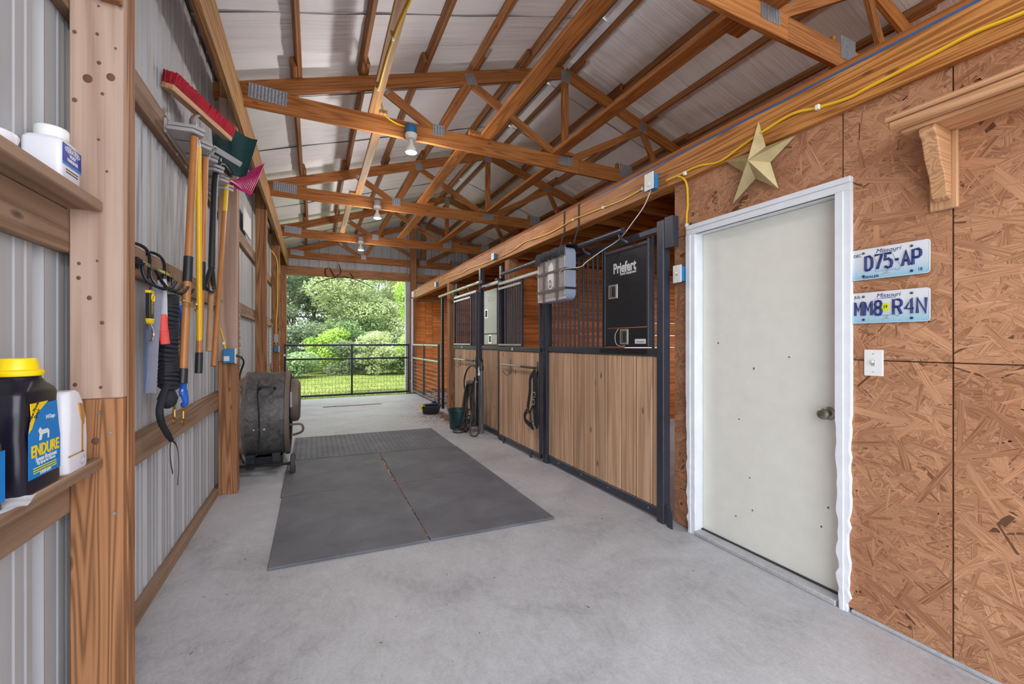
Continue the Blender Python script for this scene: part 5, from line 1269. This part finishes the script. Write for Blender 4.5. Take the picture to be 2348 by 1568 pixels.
for k in range(7):
    xo = 2.12-.02*(k % 3); yc = 5.83+rr.uniform(-.03, .05); wd_ = .10+.03*rr.random()+.02*k/7; zb = .03+.02*k if k < 3 else rr.uniform(.05, .25)
    ptsl = [(xo, yc, .70), (xo-.03, yc+.05, .66), (xo-.05, yc+wd_*.9, .45), (xo-.06, yc+wd_, .22), (xo-.05-.08*(k < 3), yc+wd_*.4, zb), (xo-.03-.08*(k < 3), yc-wd_*.8, zb+.01), (xo-.02, yc-wd_, .25), (xo-.01, yc-.06, .5), (xo, yc-.03, .66)]
    MB().tube(smoothpath(ptsl, 5, True), .0125, 8, True).build('hose_loop', M['hose'] if k % 2 else M['hose_black'], ho, True)
MB().tube(smoothpath([(2.12, 5.66, .93), (2.11, 5.8, .97), (2.1, 6.0, .9), (2.09, 6.12, .75), (2.08, 6.08, .6), (2.08, 5.95, .52), (2.08, 5.8, .55), (2.09, 5.72, .68), (2.1, 5.68, .8)]), .012, 8).build('hose_loop', M['hose_black'], ho, True)
MB().tube(smoothpath([(2.1, 5.52, .84), (2.1, 5.46, .6), (2.08, 5.4, .3), (2.06, 5.38, .12), (2.02, 5.42, .02), (1.98, 5.52, .02), (2.02, 5.66, .06), (2.07, 5.75, .25)]), .0125, 8).build('hose_run', M['hose'], ho, True)
MB().tube(smoothpath([(2.06, 5.86, .3), (2.02, 5.84, .06), (1.94, 5.76, .018), (1.86, 5.76, .016), (1.83, 5.86, .016), (1.88, 5.95, .016), (1.98, 5.92, .06), (2.05, 5.9, .4)]), .0125, 8).build('hose_run', M['hose'], ho, True)
MB().tube(smoothpath([(2.18, 5.8, .72), (2.1, 5.82, .735), (2.06, 5.83, .76)]), .012, 8).build('hook', M['galv'], ho, True)
for k in range(3): MB().cyl((2.1-.02*k, 5.79+.02*k, .70), (2.08-.02*k, 5.81+.02*k, .73), .022, .022, 10).build('coupling', M['satin'], ho, True)

# twig garland on the lintel
tg = thing('twig_arch', 'dark bare twigs arching over the lintel of the far doorway', 'twigs', (.7, 11.53, 2.95))
for seq in ([(-.02, 2.74), (.2, 2.84), (.44, 2.93), (.75, 2.99)], [(1.44, 2.72), (1.25, 2.82), (1.0, 2.92), (.7, 2.99)], [(.38, 2.9), (.28, 3.0), (.27, 3.14), (.33, 3.18)], [(.5, 2.94), (.42, 3.08), (.36, 3.2)], [(.48, 2.95), (.62, 3.06), (.6, 3.24), (.57, 3.3)], [(1.05, 2.9), (1.2, 2.94), (1.3, 2.93)], [(.95, 2.93), (.9, 3.0), (.85, 3.1)]):
    MB().tube(smoothpath([(a, 11.53-.02*math.sin(i*2), b) for i, (a, b) in enumerate(seq)]), [.012-.009*abs(2*k/(5*(len(seq)-1))-1)**2 for k in range(5*(len(seq)-1)+1)], 6).build('twig', M['twig'], tg, True)

# ================================================================== outdoors: trees, shrubs, grass
def foliage(blobs, n, size, rng, droop=0.0):
    mb_v, mb_f = [], []; ws = [b[3]*b[4]*b[5] for b in blobs]; tot = sum(w_**.7 for w_ in ws)
    for (bx_, by_, bz_, rx, ry, rz), w_ in zip(blobs, ws):
        cnt = int(n*w_**.7/tot)
        for _ in range(cnt):
            u = rng.uniform(-1, 1); a = rng.uniform(0, 6.283); s = math.sqrt(1-u*u); q = rng.uniform(.45, 1)**.5
            x, y, z = bx_+rx*s*math.cos(a)*q, by_+ry*s*math.sin(a)*q, bz_+rz*u*q
            if z < -.08: continue
            L = size*rng.uniform(.6, 1.3); W_ = L*rng.uniform(.35, .6)
            d = V((rng.gauss(0, 1)+s*math.cos(a)*.6, rng.gauss(0, 1)+s*math.sin(a)*.6, rng.gauss(0, .55)-droop)).normalized()
            e = d.cross(V((rng.gauss(0, .5), rng.gauss(0, .5), 1))).normalized(); p = V((x, y, z)); k = len(mb_v)
            mb_v += [p-d*L*.5, p+e*W_*.5, p+d*L*.5, p-e*W_*.5]; mb_f.append((k, k+1, k+2, k+3))
    return mb_v, mb_f
def tree(name, label, x, y, h, blobs, n, size, mat_, seed, trunk_r=.12, cat='tree', group=None, branches=7, droop=.2):
    rng = random.Random(seed); t = thing(name, label, cat, (x, y, -.1), group)
    if trunk_r:
        top = h*.75; p = [(x, y, -.12)]
        for k in range(1, 6): p.append((x+rng.uniform(-.15, .15)*k*.5, y+rng.uniform(-.1, .1)*k, top*k/5))
        sp_ = smoothpath(p, 3); MB().tube(sp_, [trunk_r*(1-.75*i/(len(sp_)-1)) for i in range(len(sp_))], 8).build('trunk', M['bark'], t, True)
        for k in range(branches):
            i = rng.randrange(3, len(sp_)-1); b0 = sp_[i]; bl = rng.choice(blobs); e = V((x+bl[0]*.9, y+bl[1]*.8, bl[2]+rng.uniform(-.2, .4)))
            m_ = b0.lerp(e, .5)+V((0, 0, rng.uniform(0, .3))); MB().tube(smoothpath([b0, m_, e], 4), [trunk_r*.4*(1-.09*q) for q in range(9)], 6).build('branch', M['bark'], t, True)
    v_, f_ = foliage([(x+b[0], y+b[1], b[2], b[3], b[4], b[5]) for b in blobs], n, size, rng, droop)
    mb = MB(); mb.v = v_; mb.f = f_; o = mb.build('foliage', mat_, t); o['kind'] = 'stuff'
    return t
def crown(rng, w_, z0, z1, nb, r):
    out = []
    for _ in range(nb):
        a = rng.uniform(0, 6.283); q = rng.uniform(.1, 1)**.6; rr_ = r*rng.uniform(.7, 1.3)
        out.append((w_*q*math.cos(a), w_*q*math.sin(a)*.8, rng.uniform(z0, z1), rr_*1.25, rr_, rr_*.72))
    return out
rg = random.Random(21)
trees = [
 ('tree', 'grey-green backdrop tree behind the left side of the doorway view', -1.2, 34, 9, crown(rg, 3.0, .6, 6.5, 34, 1.1), 14000, .24, 'leaf_dark', .16),
 ('tree', 'green backdrop tree behind the middle of the doorway view', 4.2, 35, 9, crown(rg, 3.4, .6, 6.5, 36, 1.15), 15000, .24, 'leaf_mid', .16),
 ('tree', 'airy grey-green tree at the left of the doorway view, sky showing through', -1.7, 25, 8, crown(rg, 2.1, 2.6, 7.0, 20, .55), 9000, .16, 'leaf_dark', .11),
 ('tree', 'dark slim tree just right of the airy left tree', .1, 27, 8.5, crown(rg, 1.7, 1.8, 7.5, 26, .65), 15000, .17, 'leaf_dark', .12),
 ('tree', 'pale feathery tree filling the middle of the doorway view', 2.1, 23, 8, crown(rg, 2.1, 1.0, 7.0, 40, .75), 30000, .15, 'leaf_pale', .13),
 ('tree', 'broad pale tree at the right of the doorway view behind the lime shrub', 5.0, 24.5, 8.5, crown(rg, 2.4, .6, 7.5, 40, .85), 30000, .16, 'leaf_pale', .14),
 ('tree', 'mid green tree behind the pale trees', 3.4, 29, 10, crown(rg, 3.2, 2.5, 9.0, 30, 1.0), 16000, .2, 'leaf_mid', .16),
 ('tree', 'tall dark tree far back on the left', -5.0, 30, 10, crown(rg, 3.2, 1.0, 9.0, 34, 1.0), 15000, .2, 'leaf_dark', .16),
 ('tree', 'green tree far to the right of the doorway view', 9.5, 27, 9.5, crown(rg, 3.2, .8, 8.5, 34, 1.0), 14000, .2, 'leaf_mid', .16)]
for i, (nm, lb, x, y, h, bl, n, sz, mt, tr_) in enumerate(trees): tree(nm, lb, x, y, h, bl, n, sz, M[mt], 40+i, tr_)
shr = [
 ('broad-leaved pale shrub low at the left of the gate view', -.75, 18.6, crown(rg, .75, .1, .75, 8, .42), 4200, .13, 'leaf_mid'),
 ('bright leafy shrub behind the left half of the gate', .55, 20.3, crown(rg, .8, .3, 2.0, 12, .5), 6500, .13, 'leaf_lime'),
 ('dark hollow shrub behind the gate upright', 1.55, 19.4, crown(rg, .7, .0, 1.1, 9, .42), 4200, .12, 'leaf_dark'),
 ('spreading pale shrub behind the right half of the gate', 2.75, 19.0, crown(rg, .95, .1, 1.5, 14, .48), 7500, .12, 'leaf_pale'),
 ('lime-green tall shrub at the right edge of the doorway', 4.25, 18.3, crown(rg, .55, .4, 4.6, 18, .5), 9000, .13, 'leaf_lime'),
 ('dense green shrub at the right foot of the doorway view', 3.75, 18.9, crown(rg, .7, .0, 1.0, 10, .45), 5200, .11, 'leaf_mid'),
 ('dark green shrub at the far left of the doorway view', -2.2, 20.5, crown(rg, 1.0, .0, 2.0, 14, .6), 7000, .14, 'leaf_mid'),
 ('mid green shrub far to the right of the doorway view', 6.3, 19.5, crown(rg, 1.1, .0, 1.8, 14, .6), 7000, .14, 'leaf_mid'),
 ('round green shrub under the pale feathery tree', 1.9, 21.3, crown(rg, 1.1, .2, 2.2, 14, .55), 8000, .13, 'leaf_mid'),
 ('grey-green undergrowth shrub at the foot of the airy left tree', -.9, 22.6, crown(rg, 1.3, .0, 2.0, 16, .6), 9000, .14, 'leaf_dark')]
for i, (lb, x, y, bl, n, sz, mt) in enumerate(shr): tree('shrub', lb, x, y, 1.2, bl, n, sz, M[mt], 70+i, .03, 'shrub', None, 4, 0)
gv, gf = [], []
rg = random.Random(9)
for k in range(16000):
    x, y = rg.uniform(-5, 8), 10.75+rg.random()**1.3*9; hgt = rg.uniform(.03, .075); a = rg.random()*6.28; wd_ = .006+.004*rg.random(); i = len(gv)
    dx, dy = math.cos(a), math.sin(a)
    gv += [V((x-dx*wd_, y-dy*wd_, -.1)), V((x+dx*wd_, y+dy*wd_, -.1)), V((x+rg.gauss(0, .02), y+rg.gauss(0, .02), -.1+hgt))]; gf.append((i, i+1, i+2))
mb = MB(); mb.v = gv; mb.f = gf; o = mb.build('lawn_grass', M['grass'], None); tag(o, 'short sunlit grass of the lawn beyond the far gate', 'grass', kind='stuff')

# repeats of one kind share a group
GROUPS = {'timber_post': 'timber posts of the barn frame', 'rubber_mat': 'rubber mats on the aisle floor', 'outlet_box': 'outlet boxes on posts and beam', 'yellow_cable': 'yellow cables stapled to the timbers',
          'light_switch': 'light switches by the white door', 'licence_plate': 'licence plates on the strand board', 'tree': 'trees beyond the far gate', 'shrub': 'shrubs beyond the far gate', 'stall_front_panel': 'fixed stall fronts',
          'stall_door': 'sliding stall doors', 'stall_partition': 'plank partitions of the stalls', 'door_track': 'stall door tracks', 'wall_ledge': 'plank shelves in the left foreground', 'spray_jug': 'dark spray jugs on the lower shelf',
          'webbing_strap': 'straps on the hook rack', 'lead_rope': 'ropes on the hook rack', 'chain': 'chains on the left wall'}
for o in C.objects:
    g = GROUPS.get(o.name.split('.')[0])
    if g and o.parent is None and o.get('label'): o['group'] = g
